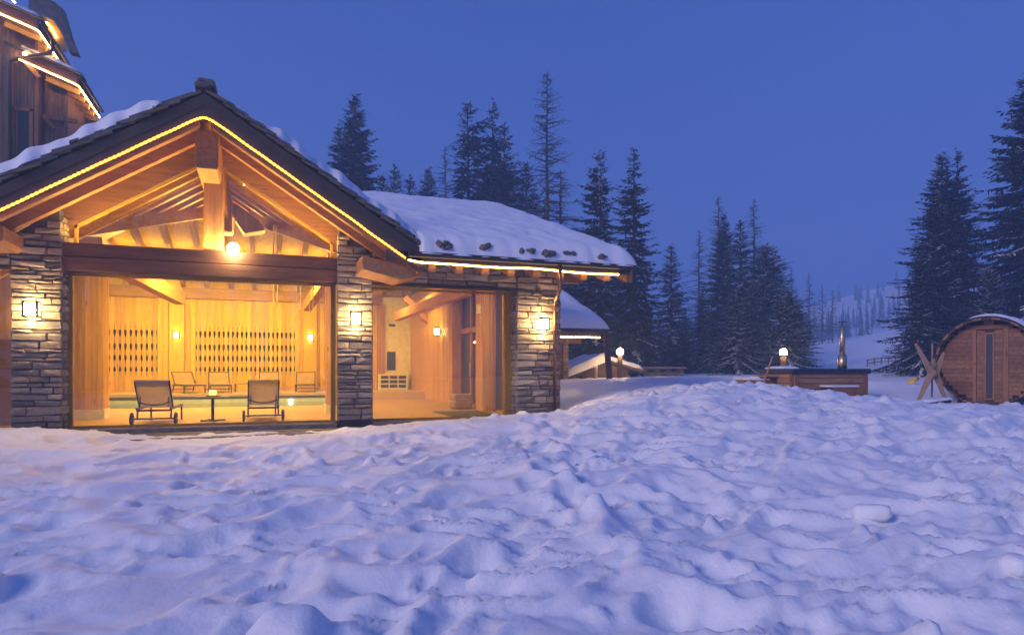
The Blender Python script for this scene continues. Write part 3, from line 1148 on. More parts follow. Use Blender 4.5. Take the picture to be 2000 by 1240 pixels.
# ---- inside the hall
# back wall: upright boards, with rows of sawn cut-outs
def hole(t_):
    def drop(t0, t1, peak, m):
        if not t0 < t_ < t1:
            return 0
        f_ = (t_ - t0) / (t1 - t0)
        return m * (math.sin(math.pi * f_ ** peak)) ** .8
    r = 0
    for d in (.02, .055, .285, .325, .545, .755, .955, .988):
        if abs(t_ - d) < .012:
            r = max(r, .017 * math.sqrt(max(0, 1 - ((t_ - d) / .012) ** 2)))
    r = max(r, drop(.09, .25, .6, .046), drop(.36, .52, .6, .046), drop(.575, .725, 1, .044), drop(.785, .93, 1.7, .046))
    return r


def sawn_board(w, z0, z1, h0, h1):
    ts = [h0 + (h1 - h0) * i / 90 for i in range(91)]
    zs = [z0] + ts + [z1]
    mb = MB()
    vs, fs = [], []
    for z in zs:
        hh = hole(1 - (z - h0) / (h1 - h0)) if h0 <= z <= h1 else 0
        a_ = w / 2 - .0015 - hh
        vs += [(-a_, 0, z), (a_, 0, z), (a_, .04, z), (-a_, .04, z)]
    for i in range(len(zs) - 1):
        k = i * 4
        for q in range(4):
            fs.append((k + q, k + (q + 1) % 4, k + 4 + (q + 1) % 4, k + 4 + q))
    mb.add(vs, fs)
    me = bpy.data.meshes.new('sawn_board')
    me.from_pydata(mb.v, [], mb.f)
    me.materials.append(MATS['pine'])
    me.update()
    return me


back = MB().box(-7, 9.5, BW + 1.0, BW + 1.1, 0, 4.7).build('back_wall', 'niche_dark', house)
off = wloc(back)
TOPB = 3.98
z1 = [(-2.12, -.62, .1667 * 1.02), (.93, 4.60, .1667)]
sb = {}
u = -3.0


def add_board(a, b_, z0=DK, z1_=TOPB):
    me = bpy.data.meshes.new('wall_board')
    mb = MB().box(a + .007, b_ - .007, BW, BW + .04, z0, z1_)
    me.from_pydata([(p[0] - off.x, p[1] - off.y, p[2] - off.z) for p in mb.v], [], mb.f)
    me.materials.append(MATS['pine'])
    link('wall_board', me, back)


def sawn_zone(a, b_, n):
    w = (b_ - a) / n
    me = sawn_board(w, DK, TOPB, .93, 2.90)
    for i in range(n):
        link('sawn_board', me, back, (a + w * (i + .5) - off.x, BW - off.y, -off.z))


def board_zone(a, b_):
    n = max(1, round((b_ - a) / .2))
    for i in range(n):
        add_board(a + (b_ - a) * i / n, a + (b_ - a) * (i + 1) / n)


board_zone(-3.0, -2.15)
sawn_zone(-2.15, -.50, 9)
board_zone(-.50, .86)
sawn_zone(.86, 4.62, 22)
board_zone(4.62, 8.25)
for a, b_ in ((-.08, .46), (4.95, 5.5)):
    MB().box(a, b_, BW - .10, BW - .002, DK, TOPB).build('pilaster', 'pine', house, bev=.008)
MB().box(-7, -3.0, BW, BW + .04, DK, TOPB).build('back_wall_panel', 'pine', house)
MB().box(-7, 9.5, BW - .16, BW - .004, TOPB, 4.42).build('back_beam', 'beam_u', house, bev=.015)
MB().box(-7, 9.5, BW, BW + .1, TOPB, 4.75).build('back_panel', 'pine', house)
# plaster chimney wall with niche, vent and stacked slots at the far right
cw = MB().box(8.25, 9.5, BW - .30, BW + .1, DK, 4.3).build('chimney_wall', 'plaster', house)
MB().box(8.42, 8.78, BW - .32, BW - .302, 1.15, 1.95).build('niche', 'niche_dark', cw)
MB().box(8.50, 8.78, BW - .32, BW - .302, 3.05, 3.15).build('vent', 'niche_dark', cw)
hb = MB().box(8.02, 9.28, BW - .62, BW - .30, DK, .98).build('wood_store', 'plaster', house)
for i in range(3):
    for j in range(3):
        MB().box(8.10 + .38 * i, 8.42 + .38 * i, BW - .63, BW - .618, .40 + .19 * j, .53 + .19 * j).build('slot', 'niche_dark', hb)
MB().box(8.10, 8.30, BW - .40, BW - .31, DK, 4.0).build('corner_post', 'beam_z', house)
# right side wall seen from inside: boards, columns, glazed door, dark windows
sw = MB().box(9.44, 9.50, .62, BW, 0, 4.4).build('inner_wall', 'pine', house)
so = wloc(sw)
for i in range(16):
    v0 = 6.55 + i * .205
    MB().box(9.38, 9.438, v0 + .006, v0 + .198, 0, 3.55).build('wall_board', 'pine', sw)
MB().box(9.16, 9.44, .6, BW, 3.55, 3.92).build('wall_plate', 'beam_v', house, bev=.015)
for v0, v1, z1_ in ((2.75, 3.45, 3.5), (6.05, 6.55, 3.5)):
    c = MB().box(9.12, 9.44, v0, v1, 0, z1_).build('column', 'pine', house)
    for i in range(4):
        MB().box(9.095, 9.118, v0 + (v1 - v0) * i / 4 + .003, v0 + (v1 - v0) * (i + 1) / 4 - .003, 0, z1_).build('column_board', 'pine', c)
    for i in range(2):
        MB().box(9.125 + i * .16, 9.275 + i * .16, v0 - .024, v0 - .002, 0, z1_).build('column_board', 'pine', c)
# glazed doors: dark glass panels with timber frames, transom lights above
gd = MB().box(9.40, 9.436, 3.5, 6.0, .02, 3.52).build('door_glass', 'niche_dark', house)
db = MB()
for v0 in (3.5, 4.68, 5.88):
    db.box(9.33, 9.40, v0, v0 + .12, 0, 3.52)
db.box(9.33, 9.398, 3.5, 6.0, 2.28, 2.44)
db.box(9.34, 9.396, 3.5, 6.0, .0, .14)
db.build('door_frame', 'beam_z', house)
MB().box(9.37, 9.395, 3.95, 4.55, 1.95, 2.0).build('lit_shelf', 'led_glow', gd)
MB().tube([(9.28, 4.62, .95), (9.28, 4.62, 1.35)], .015, 8).build('door_handle', 'steel', gd)
wb = MB()
for v0 in (.66, 1.65, 2.6):
    wb.box(9.36, 9.42, v0, v0 + .10, 0, 3.5)
MB().box(9.42, 9.436, .62, 2.7, .05, 3.5).build('side_window', 'niche_dark', house)
wb.build('window_frame', 'beam_z', house)
sg = MB().box(9.06, 9.09, 2.95, 3.25, 2.72, 2.98).build('notice', 'paper_white', house)
# clad timber columns behind the front glass
for (u0, u1, v0, v1) in ((-.68, -.06, 2.95, 3.55), (4.96, 5.55, 3.2, 3.8)):
    c = MB().box(u0 + .025, u1 - .025, v0 + .025, v1 - .025, 0, 4.2).build('column', 'pine', house)
    n = 5
    for i in range(n):
        MB().box(u0 + (u1 - u0) * i / n + .002, u0 + (u1 - u0) * (i + 1) / n - .002, v0, v0 + .022, .22, 3.95).build('column_board', 'pine', c)
    for i in range(n):
        for uu in ((u1 - .022, u1), (u0, u0 + .022)):
            MB().box(uu[0], uu[1], v0 + (v1 - v0) * i / n + .024, v0 + (v1 - v0) * (i + 1) / n, .22, 3.95).build('column_board', 'pine', c)
    MB().box(u0 - .02, u1 + .02, v0 - .02, v1 + .02, 0, .22).build('column_base', 'plaster', c)
# trusses: braces from the columns to pendants under the ridge
pA = onv(352, 584, 8.2)
MB().beam(onv(215, 512, 4.2), pA + Vector((0, 0, .02)), .30, .40).build('brace', 'beam_v', house, bev=.015)
MB().beam(onv(322, 520, 7.6), pA + Vector((-.03, .12, -.02)), .26, .34).build('brace', 'beam_v', house, bev=.015)
MB().beam(onv(662, 512, 3.8), onv(600, 598, 8.6), .26, .34).build('brace', 'beam_v', house, bev=.015)
MB().beam(onv(775, 618, 11.0), onv(915, 566, 3.6), .24, .34).build('brace', 'beam_v', house, bev=.015)
MB().beam(onv(790, 580, 11.0), onv(850, 640, 11.0), .2, .24).build('brace', 'beam_u', house, bev=.015)
MB().box(-6.8, 9.3, 6.1, 6.4, 4.10, 4.46).build('tie_beam', 'beam_u', house, bev=.02)
MB().box(-6.8, 9.3, 10.6, 10.85, 4.55, 4.86).build('purlin', 'beam_u', house, bev=.02)
MB().box(2.30, 2.66, 3.4, 3.7, 4.62, 5.6).build('pendant_post', 'beam_z', house, bev=.02)
MB().prism([(2.75, 3.45, 5.35), (3.3, 3.45, 4.95), (3.45, 3.45, 4.72), (2.95, 3.45, 4.60), (2.72, 3.45, 4.95)], (0, .5, 0)).build('bracket', 'beam_z', house, bev=.015)
# far left: side wall and low cabinet behind the left window
MB().box(-7.1, -7, .5, BW, 0, 4.4).build('inner_wall', 'pine', house)
MB().box(-5.0, -.72, 3.55, 3.6, 0, 3.6).build('screen_wall', 'pine', house)
MB().box(-5.0, -1.05, 1.6, 2.3, 0, 1.75).build('low_partition', 'pine_u', house)

# ---- added fill lights, and assumed, hidden uplighters on the beams (the ceiling glows over them in the photograph)
def area_light(name, loc, sx, sy, watts, rot=(R(180), 0, 0)):
    ld = bpy.data.lights.new(name, 'AREA')
    ld.shape = 'RECTANGLE'
    ld.size, ld.size_y = sx, sy
    ld.energy = watts
    ld.color = WARM
    lo = link(name, ld, house)
    lo.location = Vector(loc) - wloc(house)
    lo.rotation_euler = rot
    return lo


area_light('assumed_uplight', (2.4, 6.05, 4.50), 3.4, .3, 760, (R(205), 0, 0))
area_light('assumed_uplight', (2.4, .62, 3.62), 4.4, .08, 150, (R(205), 0, 0))  # added fill light that brightens the inner rafters
area_light('assumed_uplight', (2.4, -.02, 3.60), 4.6, .06, 150, (R(174), 0, 0))  # assumed outdoor uplight, brightens the soffit and outer rafters
area_light('assumed_uplight', (2.4, 10.72, 4.90), 9.0, .25, 160)
area_light('assumed_uplight', (7.6, 3.0, 3.95), 2.6, .4, 200)
area_light('assumed_uplight', (-4.5, 3.0, 3.95), 2.6, .4, 150)
area_light('hall_fill_light', (1.6, 11.8, 4.4), 7.4, .5, 850, (R(14), 0, 0))  # from here on: unseen fill lights, added to brighten walls, floor and columns
area_light('hall_fill_light', (1.8, 6.1, 4.08), 6.0, .3, 2000, (R(14), 0, 0))
area_light('hall_fill_light', (8.0, 9.5, 4.2), 1.8, .4, 300, (R(8), 0, 0))
area_light('hall_fill_light', (2.4, .75, 3.10), 4.2, .25, 240, (R(30), 0, 0))
area_light('hall_fill_light', (7.3, .75, 3.20), 2.8, .25, 170, (R(28), 0, 0))

# ------------------------------------------------------------------ roof snow (lies on the roofs: things of their own)
def snow_sheet(name, P, nu, nv, label, thick=.28, seed=0, edge=(.25, .25, .25, .25), lump=.05, wav=.06):
    """P(a,b) -> roof point for a,b in 0..1; edges a0,a1,b0,b1 round off over the given metres; returns a closed sheet"""
    a = np.linspace(0, 1, nu); b_ = np.linspace(0, 1, nv)
    A, B = np.meshgrid(a, b_, indexing='ij')
    base = np.array([[P(x, y) for y in b_] for x in a])
    la = np.linalg.norm(np.array(P(1, .5)) - np.array(P(0, .5)))
    lb = np.linalg.norm(np.array(P(.5, 1)) - np.array(P(.5, 0)))

    def rnd_edge(d, e):
        q = np.clip(d / max(e, 1e-4), 0, 1)
        return np.sqrt(np.clip(1 - (1 - q) ** 2, 0, 1))
    f = rnd_edge(A * la, edge[0]) * rnd_edge((1 - A) * la, edge[1]) * rnd_edge(B * lb, edge[2]) * rnd_edge((1 - B) * lb, edge[3])
    nz = lump * perlin(A * la / .9, B * lb / .9, seed) + lump * .5 * perlin(A * la / .33, B * lb / .33, seed + 1)
    top = base.copy()
    top[..., 2] += (thick + nz) * f + .004
    # ragged outline
    wv = wav * perlin(A * la / .5, B * lb / .5, seed + 2)
    ca, cb = base[-1, nv // 2] - base[0, nv // 2], base[nu // 2, -1] - base[nu // 2, 0]
    ca, cb = ca / np.linalg.norm(ca), cb / np.linalg.norm(cb)
    ed = np.exp(-np.minimum(A, 1 - A) * la / .2)[..., None] * wv[..., None] * ca + np.exp(-np.minimum(B, 1 - B) * lb / .2)[..., None] * wv[..., None] * cb
    top += ed
    bot = base + ed
    V = np.concatenate([top.reshape(-1, 3), bot.reshape(-1, 3)])
    F = grid_faces(nu, nv)
    o_ = link(name, quick_mesh(name, V, np.concatenate([F, F[:, ::-1] + nu * nv]), RSNOW))
    tag(o_, label, 'snow')
    return o_


ZT = .145


def P_wing(a, b_):
    v = EV - .23 + (RV + .3 - EV + .23) * b_
    uL = UA + max(.0, valley(max(v, EV))) - .1
    return (uL + (11.45 - uL) * a, v, EW + ZT + SM * (min(v, RV) - EV))


snow_sheet('roof_snow', P_wing, 110, 90, 'thick smooth snow blanket on the right wing of the pool house', thick=.38, seed=61, edge=(.02, .6, .45, .5), lump=.05)


def P_gr(a, b_):
    d = .95 + (4.1 - .95) * a
    v0 = -1.30 + .06 * math.sin(d * 7) + .05 * math.sin(d * 17 + 1)
    v = v0 + (5.2 - v0) * b_
    return (UA + d, v, 6.20 + .14 - SL * d)


snow_sheet('roof_snow', P_gr, 80, 40, 'narrow snow layer on the right slope of the lit gable', thick=.25, seed=71, edge=(.5, .3, .22, .1), lump=.05, wav=.10)


def P_gl(a, b_):
    d = .72 + (7.1 - .72) * a
    v0 = -1.34 + .06 * math.sin(d * 6) + .05 * math.sin(d * 15 + 1)
    v = v0 + (5.2 - v0) * b_
    return (UA - d, v, 6.20 + .15 - SL * d)


snow_sheet('roof_snow', P_gl, 100, 40, 'lumpy snow layer on the left slope of the lit gable', thick=.30, seed=81, edge=(.5, .3, .22, .1), lump=.06, wav=.12)
# ------------------------------------------------------------------ light ropes
def rope(pts, label, mat='rope_glow', r=.016, sag=.012, step=.16, seed=0):
    rs = random.Random(seed)
    P_ = []
    pts = [Vector(p) for p in pts]
    for a, b_ in zip(pts, pts[1:]):
        n = max(2, int((b_ - a).length / step))
        for i in range(n):
            q = a + (b_ - a) * (i / n)
            P_.append(q + Vector((0, rs.uniform(-.004, .004), rs.uniform(-sag, sag))))
    P_.append(pts[-1])
    Q = [P_[0]] + [(P_[i - 1] + P_[i] * 2 + P_[i + 1]) / 4 for i in range(1, len(P_) - 1)] + [P_[-1]]
    Q2 = []
    for a, b_ in zip(Q, Q[1:]):
        Q2 += [a.lerp(b_, f_) for f_ in (0, .25, .5, .75)]
    o = MB().tube(Q2, [r * ((1.3 if i % 2 else .6) if mat == 'rope_glow' else (1.1 if i % 2 else .85)) for i in range(len(Q2))], 5).build('light_rope', mat, None)
    return tag(o, label, 'light rope', 'light ropes along the eaves')


yr = -1.385
lr = rope([(UA - 5.2, yr, 5.765 - SL * 5.2), (UA - .18, yr, 5.765 - SL * .15), (UA, yr, 5.76), (UA + .22, yr, 5.765 - SL * .18), (6.14, yr, 5.765 - SL * 3.74)], 'amber light rope along both edges of the big lit gable', r=.020, seed=1)
rope([(6.16, yr, 3.33), (6.6, -1.375, EW - .10), (11.12, -1.375, EW - .11)], 'pale glowing light rope under the eave of the right wing', 'rope_glow_pale', r=.02, sag=.034, step=.42, seed=2)

# ------------------------------------------------------------------ wall sconces
def sconce_meshes(glow):
    t_ = thing('wall_sconce', 'x', 'wall lamp')
    MB().box(-.07, .07, -.02, .0, -.09, .09).build('back_plate', 'dark_metal', t_)
    MB().box(-.02, .02, -.10, -.02, -.02, .02).build('arm', 'dark_metal', t_)
    MB().box(-.085, .085, -.235, -.075, -.105, .105).build('lamp_shade', glow, t_)
    fr = MB()
    for sx in (-.125, .090):
        for sy in (-.250, -.095):
            fr.box(sx, sx + .035, sy, sy + .03, -.15, .15)
    for z in (-.150, .120):
        fr.box(-.127, .127, -.252, -.222, z, z + .032)
        fr.box(-.128, -.093, -.253, -.064, z, z + .032)
        fr.box(.093, .128, -.253, -.064, z, z + .032)
    fr.build('lamp_frame', 'dark_metal', t_)
    return t_


s0 = sconce_meshes('sconce_glow')
s1 = copy_tree(s0); s2 = copy_tree(s0)
for o, (u, v, z, rz, lb) in zip((s0, s1, s2), ((-.60, -.02, 2.24, 0, 'lit square lamp on the stone pillar left of the gable window'),
                                               (5.27, -.02, 2.23, 0, 'lit square lamp on the stone pillar between the two windows'),
                                               (9.66, -.02, 2.22, 0, 'lit square lamp on the stone pillar beside the copper downpipe'))):
    o.location = (u, v, z); o.rotation_euler.z = rz
    tag(o, lb, 'wall lamp', 'lit wall lamps')
assumed_sconce = copy_tree(s0)  # assumed lamp, out of view, added to warm the snow beside the house
assumed_sconce.location = (10.22, 3.2, 2.15); assumed_sconce.rotation_euler.z = R(90)
tag(assumed_sconce, 'assumed, unseen lit lamp on the right side wall, round the corner from the downpipe', 'wall lamp', 'lit wall lamps')
s3 = sconce_meshes('sconce_glow_in')
for i, (u, v, z, rz, lb) in enumerate(((.19, BW - .11, 2.52, 0, 'lit lamp on the board wall between the two rows of cut-outs'),
                                       (5.22, BW - .11, 2.50, 0, 'lit lamp on the board wall right of the wide row of cut-outs'),
                                       (9.375, 8.5, 2.52, R(-90), 'lit lamp on the boards left of the glazed doors'),
                                       (-1.62, 3.54, 2.30, 0, 'lit lamp behind the left window at the edge of the photo'))):
    o = s3 if i == 0 else copy_tree(s3)
    o.location = (u, v, z); o.rotation_euler = (0, 0, rz)
    tag(o, lb, 'wall lamp', 'lit wall lamps')

# the bright lamp over the tie beam
p = onv(455, 486, -.10)
lamp = thing('gable_lamp', 'dazzling round lamp just above the dark cross beam of the gable', 'lamp', p)
sp = MB()
sp.lathe((p.x, p.y, p.z), [(.001, -.12)] + [(.12 * math.cos(R(a_)), .12 * math.sin(R(a_))) for a_ in range(-75, 76, 15)] + [(.001, .12)], 16)
sp.build('lamp_globe', 'bulb_glow', lamp, smooth=True)
MB().tube([(p.x, p.y + .10, p.z - .05), (p.x, .30, p.z - .05)], .03, 8).build('lamp_arm', 'dark_metal', lamp)

# ------------------------------------------------------------------ loungers, table, lantern, ropes, pouf, mat
def make_lounger(fabric, wheels=True):
    """local frame: head end at y=0 (towards the windows), foot at y=2.0"""
    t_ = thing('sun_lounger', 'x', 'sun lounger')
    f_ = MB()
    for sx in (-.31, .31):
        f_.beam((sx, .30, .33), (sx, 2.0, .33), .035, .05)
        f_.beam((sx, .62, .36), (sx, .12, .90), .03, .045)      # backrest sides
    f_.beam((-.31, 2.0, .33), (.31, 2.0, .33), .035, .05)
    f_.beam((-.31, .30, .30), (.31, .30, .30), .03, .04)
    f_.beam((-.31, .14, .885), (.31, .14, .885), .03, .03)
    f_.beam((-.26, .34, .38), (-.26, .40, .58), .02, .02)
    f_.beam((.26, .34, .38), (.26, .40, .58), .02, .02)
    f_.tube([(-.29, .36, .47), (-.15, .36, .42), (0, .36, .405), (.15, .36, .42), (.29, .36, .47)], .014, 6)
    f_.build('frame', 'dark_metal', t_)
    b_ = MB()
    b_.prism([(-.30, .60, .385), (.30, .60, .385), (.30, .10, .925), (-.30, .10, .925)], (0, -.022, -.02))
    b_.build('backrest', fabric, t_, bev=.006)
    MB().box(-.30, .30, .60, 1.98, .352, .378).build('seat', fabric, t_, bev=.006)
    for sx in (-.31, .31):
        MB().beam((sx, 1.86, .33), (sx, 1.90, 0), .035, .03).build('leg', 'dark_metal', t_)
        MB().beam((sx, .46, .33), (sx, .36, .14), .03, .04).build('leg', 'dark_metal', t_)
        if wheels:
            x = sx * 1.30
            w_ = MB()
            prof = []
            vs, fs = [], []
            n = 18
            for (xx, r_) in ((-.028, .03), (-.028, .10), (-.018, .13), (.018, .13), (.028, .10), (.028, .03)):
                for k in range(n):
                    a_ = 2 * math.pi * k / n
                    vs.append((x + xx, .34 + r_ * math.cos(a_), .13 + r_ * math.sin(a_)))
            for i in range(5):
                for k in range(n):
                    fs.append((i * n + k, (i + 1) * n + k, (i + 1) * n + (k + 1) % n, i * n + (k + 1) % n))
            fs.append(tuple(range(n))); fs.append(tuple(range(6 * n - 1, 5 * n - 1, -1)))
            wo = w_.add(vs, fs).build('wheel', 'rubber', t_)
            MB().tube([(x - .035, .34, .13), (x + .035, .34, .13)], .035, 10).build('hub', 'steel', wo)
        else:
            MB().beam((sx, .34, .14), (sx, .33, 0), .03, .03).build('leg', 'dark_metal', t_)
    MB().tube([(-.40, .34, .13), (.40, .34, .13)], .016, 8).build('axle', 'dark_metal', t_)
    return t_


l0 = make_lounger('sling_fabric')
l1 = copy_tree(l0)
for o, (u, v, a_, lb) in zip((l0, l1), ((1.30, .22, -1.5, 'grey sling lounger with wheels behind the glass, left of the small table'),
                                        (3.42, .50, 1.5, 'grey sling lounger with wheels behind the glass, right of the small table'))):
    o.location = (u, v, .002); o.rotation_euler.z = R(a_)
    tag(o, lb, 'sun lounger', 'sun loungers by the indoor pool')
lp = make_lounger('pale_fabric', False)
LB = [('pale lounger beyond the pool, first from the left, under the left wall lamp', 352, 0, 20), ('pale lounger beyond the pool behind the small table', 426, 0, 6),
      ('pale lounger beyond the pool lying low between two raised ones', 476, 1, 0), ('pale lounger beyond the pool behind the right wheeled lounger', 526, 0, -2),
      ('pale lounger beyond the pool, last on the right, under the right wall lamp', 598, 0, -4)]
LB = LB[:2] + LB[3:]
for i, (lb, x, flat, a_) in enumerate(LB):
    o = lp if i == 0 else copy_tree(lp)
    q = onv(x, 760, 13.6)
    o.location = (q.x, 13.75, DK + .002)
    o.rotation_euler.z = R(180 + a_)
    o.scale = (1.15, 1.0, .86)
    tag(o, lb, 'sun lounger', 'sun loungers by the indoor pool')
q = onv(476, 760, 13.2)
stl = thing('footstool', 'low pale footstool with dark legs beyond the pool between the loungers', 'footstool', (q.x, 13.2, DK + .002))
MB().box(q.x - .33, q.x + .33, 12.9, 13.5, DK + .30, DK + .36).build('seat', 'pale_fabric', stl, bev=.02)
for sx in (-.3, .3):
    for sy in (-.26, .26):
        MB().box(q.x + sx - .02, q.x + sx + .02, 13.2 + sy - .02, 13.2 + sy + .02, DK + .002, DK + .30).build('leg', 'dark_metal', stl)

tu, tv = 2.36, 1.30
st = thing('side_table', 'small dark pedestal table between the two wheeled loungers', 'table', (tu, tv, 0))
MB().lathe((tu, tv, .52), [(.33, 0), (.34, .008), (.34, .02), (.33, .025)], 28).build('table_top', 'dark_metal', st, smooth=False)
MB().tube([(tu, tv, .03), (tu, tv, .52)], .032, 10).build('column', 'dark_metal', st, smooth=True)
for a_ in (20, 110):
    c_, s_ = math.cos(R(a_)), math.sin(R(a_))
    MB().beam((tu - .26 * c_, tv - .26 * s_, .022 + .0005 * a_ / 10), (tu + .26 * c_, tv + .26 * s_, .022 + .0005 * a_ / 10), .05, .03).build('foot', 'dark_metal', st)
ln = thing('candle_lantern', 'small dark lantern with a glowing candle on the pedestal table', 'lantern', (tu, tv, .545))
MB().lathe((tu, tv, .546), [(.15, 0), (.16, .02), (.10, .035)], 18).build('tray', 'dark_metal', ln)
MB().lathe((tu, tv, .582), [(.075, 0), (.085, .03), (.085, .085), (.08, .10)], 18).build('candle_glass', 'candle_glow', ln, smooth=True)
fr = MB()
for k in range(4):
    a_ = R(45 + 90 * k)
    fr.tube([(tu + .12 * math.cos(a_), tv + .12 * math.sin(a_), .57), (tu + .10 * math.cos(a_), tv + .10 * math.sin(a_), .69)], .006, 5)
fr.build('lantern_frame', 'dark_metal', ln)

for i, (x, y0, y1, v, lb) in enumerate(((537, 440, 606, 2.2, 'left pair of pale ropes hanging behind the gable glass'), (582, 500, 612, 2.6, 'middle pair of pale ropes hanging behind the gable glass'),
                                        (607, 520, 612, 3.2, 'right pair of pale ropes hanging near the right column'))):
    a_, b_ = onv(x, y0, v), onv(x, y1, v)
    tt = thing('hanging_rope', lb, 'hanging rope', (a_.x, v, a_.z), 'pale ropes hanging from the rafters')
    for dx in (-.035, .055):
        pts = []
        n = 14
        for k in range(n + 1):
            f_ = k / n
            pts.append((a_.x + dx * (.6 + .5 * math.sin(f_ * 2.6)) + .008 * math.sin(f_ * 23 + dx * 50), v + .03 * dx, a_.z + (b_.z - a_.z) * (f_ if dx < 0 else f_ * .93)))
        MB().tube(pts, [.012 + .004 * math.sin(k * 2.1) for k in range(n + 1)], 6).build('cord', 'hemp', tt, smooth=True)

q = onv(901, 797, 4.1)
pf = thing('pouf', 'beige boxy pouf on the floor inside the right window', 'pouf', (q.x, 4.1, 0))
MB().box(q.x - .29, q.x + .29, 3.85, 4.40, .0, .44).build('cushion', 'pale_fabric', pf, bev=.07)
MB().box(q.x - .295, q.x + .295, 3.845, 4.405, .215, .225).build('seam', 'sling_fabric', pf)
dm = MB().box(7.72, 8.95, .95, 2.9, .002, .016).build('door_mat', 'mat_grey', None)
tag(dm, 'dark door mat on the tiles inside the right window', 'door mat')


# ------------------------------------------------------------------ CHALET on the far left
VC = 17.0
ch = thing('chalet', 'tall dark board chalet with light ropes under its eaves, at the top left', 'chalet', (-6, VC, 0))


def chalet_roof(eu, ev, ew, slope, length, depth, label, seed, soff='old_board', band=.42):
    """eave corner at (eu, ev, ew): the verge rises to the left, the eave runs back"""
    top = lambda d: ew + slope * d
    r_ = MB().prism([(eu, ev, ew + .02), (eu - length, ev, top(length) + .02), (eu - length, ev + depth, top(length) + .02), (eu, ev + depth, ew + .02)], (0, 0, .12)).build('roof', 'pine_v', ch)
    MB().prism([(eu + .03, ev - .05, ew), (eu - length, ev - .05, top(length)), (eu - length, ev - .05, top(length) + band), (eu + .03, ev - .05, ew + band)], (0, .05, 0)).build('fascia', 'cedar_h', ch)
    MB().box(eu + .03, eu + .08, ev - .05, ev + depth, ew, ew + band).build('fascia', 'fascia_brown', ch)
    rs = random.Random(seed)
    d = -.12
    while d < length:
        l_ = rs.uniform(.4, .65)
        MB().prism([(eu - d + .1, ev - .16 + rs.uniform(-.03, .03), top(d) + band + .02), (eu - d - l_, ev - .14, top(d + l_) + band + .05), (eu - d - l_, ev + .6, top(d + l_) + band + .05), (eu - d + .1, ev + .6, top(d) + band + .02)], (0, 0, .05)).build('roof_slate', 'slate', r_)
        d += l_ * .8
    v = ev
    while v < ev + depth:
        l_ = rs.uniform(.4, .6)
        MB().prism([(eu + .18 + rs.uniform(-.03, .03), v, ew + band - .04), (eu + .18, v + l_ - .02, ew + band - .04), (eu - .7, v + l_ - .02, ew + band - .01 + slope * .9), (eu - .7, v, ew + band - .01 + slope * .9)], (0, 0, .05)).build('roof_slate', 'slate', r_)
        v += l_
    MB().tube([(eu + .17, ev - .08, ew + band - .13), (eu + .17, ev + depth, ew + band - .13)], .075, 10).build('gutter', 'gutter_brown', ch, smooth=True)
    for k in range(7):
        MB().prism([(eu - .0, ev + .5 + k * .8, ew), (eu - 1.2, ev + .5 + k * .8, top(1.2)), (eu - 1.2, ev + .5 + k * .8, top(1.2) - .22), (eu - .05, ev + .5 + k * .8, ew - .2)], (0, .14, 0)).build('rafter', 'pine_u', ch)
    rope([(eu - length, ev - .07, top(length) - .0), (eu + .06, ev - .07, ew - .02), (eu + .09, ev + depth, ew - .02)], label, 'rope_glow_far', r=.026, sag=.004, seed=seed)

    def P_(a, b_):
        d_ = length * (1 - a) - .12 * a
        return (eu - d_, ev - .06 + (depth + .1) * b_, top(d_) + band + .08)
    snow_sheet('roof_snow', P_, 40, 50, label.replace('light rope along the', 'thin snow on the').replace('light rope under the', 'thin snow on the').replace(' eave', ' roof'), .22, seed + 3, (.05, .3, .25, .2), .06, .1)


e1 = onv(72, 60, VC - 1.0)
chalet_roof(e1.x, VC - 1.0, e1.z, .34, 4.5, 4.2, 'light rope along the upper chalet eave at the top left', 31)
e2 = onv(150, 167, VC - .3)
chalet_roof(e2.x, VC - .3, e2.z, .36, 1.95, 3.6, 'light rope along the lower chalet eave beside the gable', 32)
# top dormer roof, lit under its edge
VD = VC + 3.6
dor = MB().prism([onv(x, y, VD) for x, y in ((56, -14), (92, -2), (119, 20), (129, 52), (148, 104), (135, 101), (121, 66), (104, 40), (80, 29), (56, 22))], (0, .45, 0)).build('dormer_roof', 'slate', ch)
for (x0, y0), (x1, y1) in (((60, -14), (88, -3)), ((86, -5), (104, 8)), ((102, 5), (121, 21)), ((119, 18), (126, 40)), ((124, 36), (132, 60)), ((130, 56), (139, 82)), ((137, 78), (149, 105))):
    a_, b_ = onv(x0, y0, VD - .08), onv(x1, y1, VD - .08)
    MB().prism([a_, b_, b_ + Vector((.07, 0, .05)), a_ + Vector((.07, 0, .05))], (0, .5, 0)).build('roof_slate', 'slate', dor)
MB().prism([onv(x, y, VD + .35) for x, y in ((76, 27), (104, 39), (122, 66), (130, 99), (100, 99), (76, 60))], (0, .1, 0)).build('dormer_wall', 'pine_u', ch)
MB().tube([onv(90, 44, VD + .25), onv(100, 54, VD + .25), onv(110, 74, VD + .25)], .03, 6).build('lit_strip', 'rope_glow_far', ch)
MB().tube([onv(22, -2, VC - .8), onv(30, 6, VC - .8)], .03, 6).build('lit_strip', 'rope_glow_pale', ch)
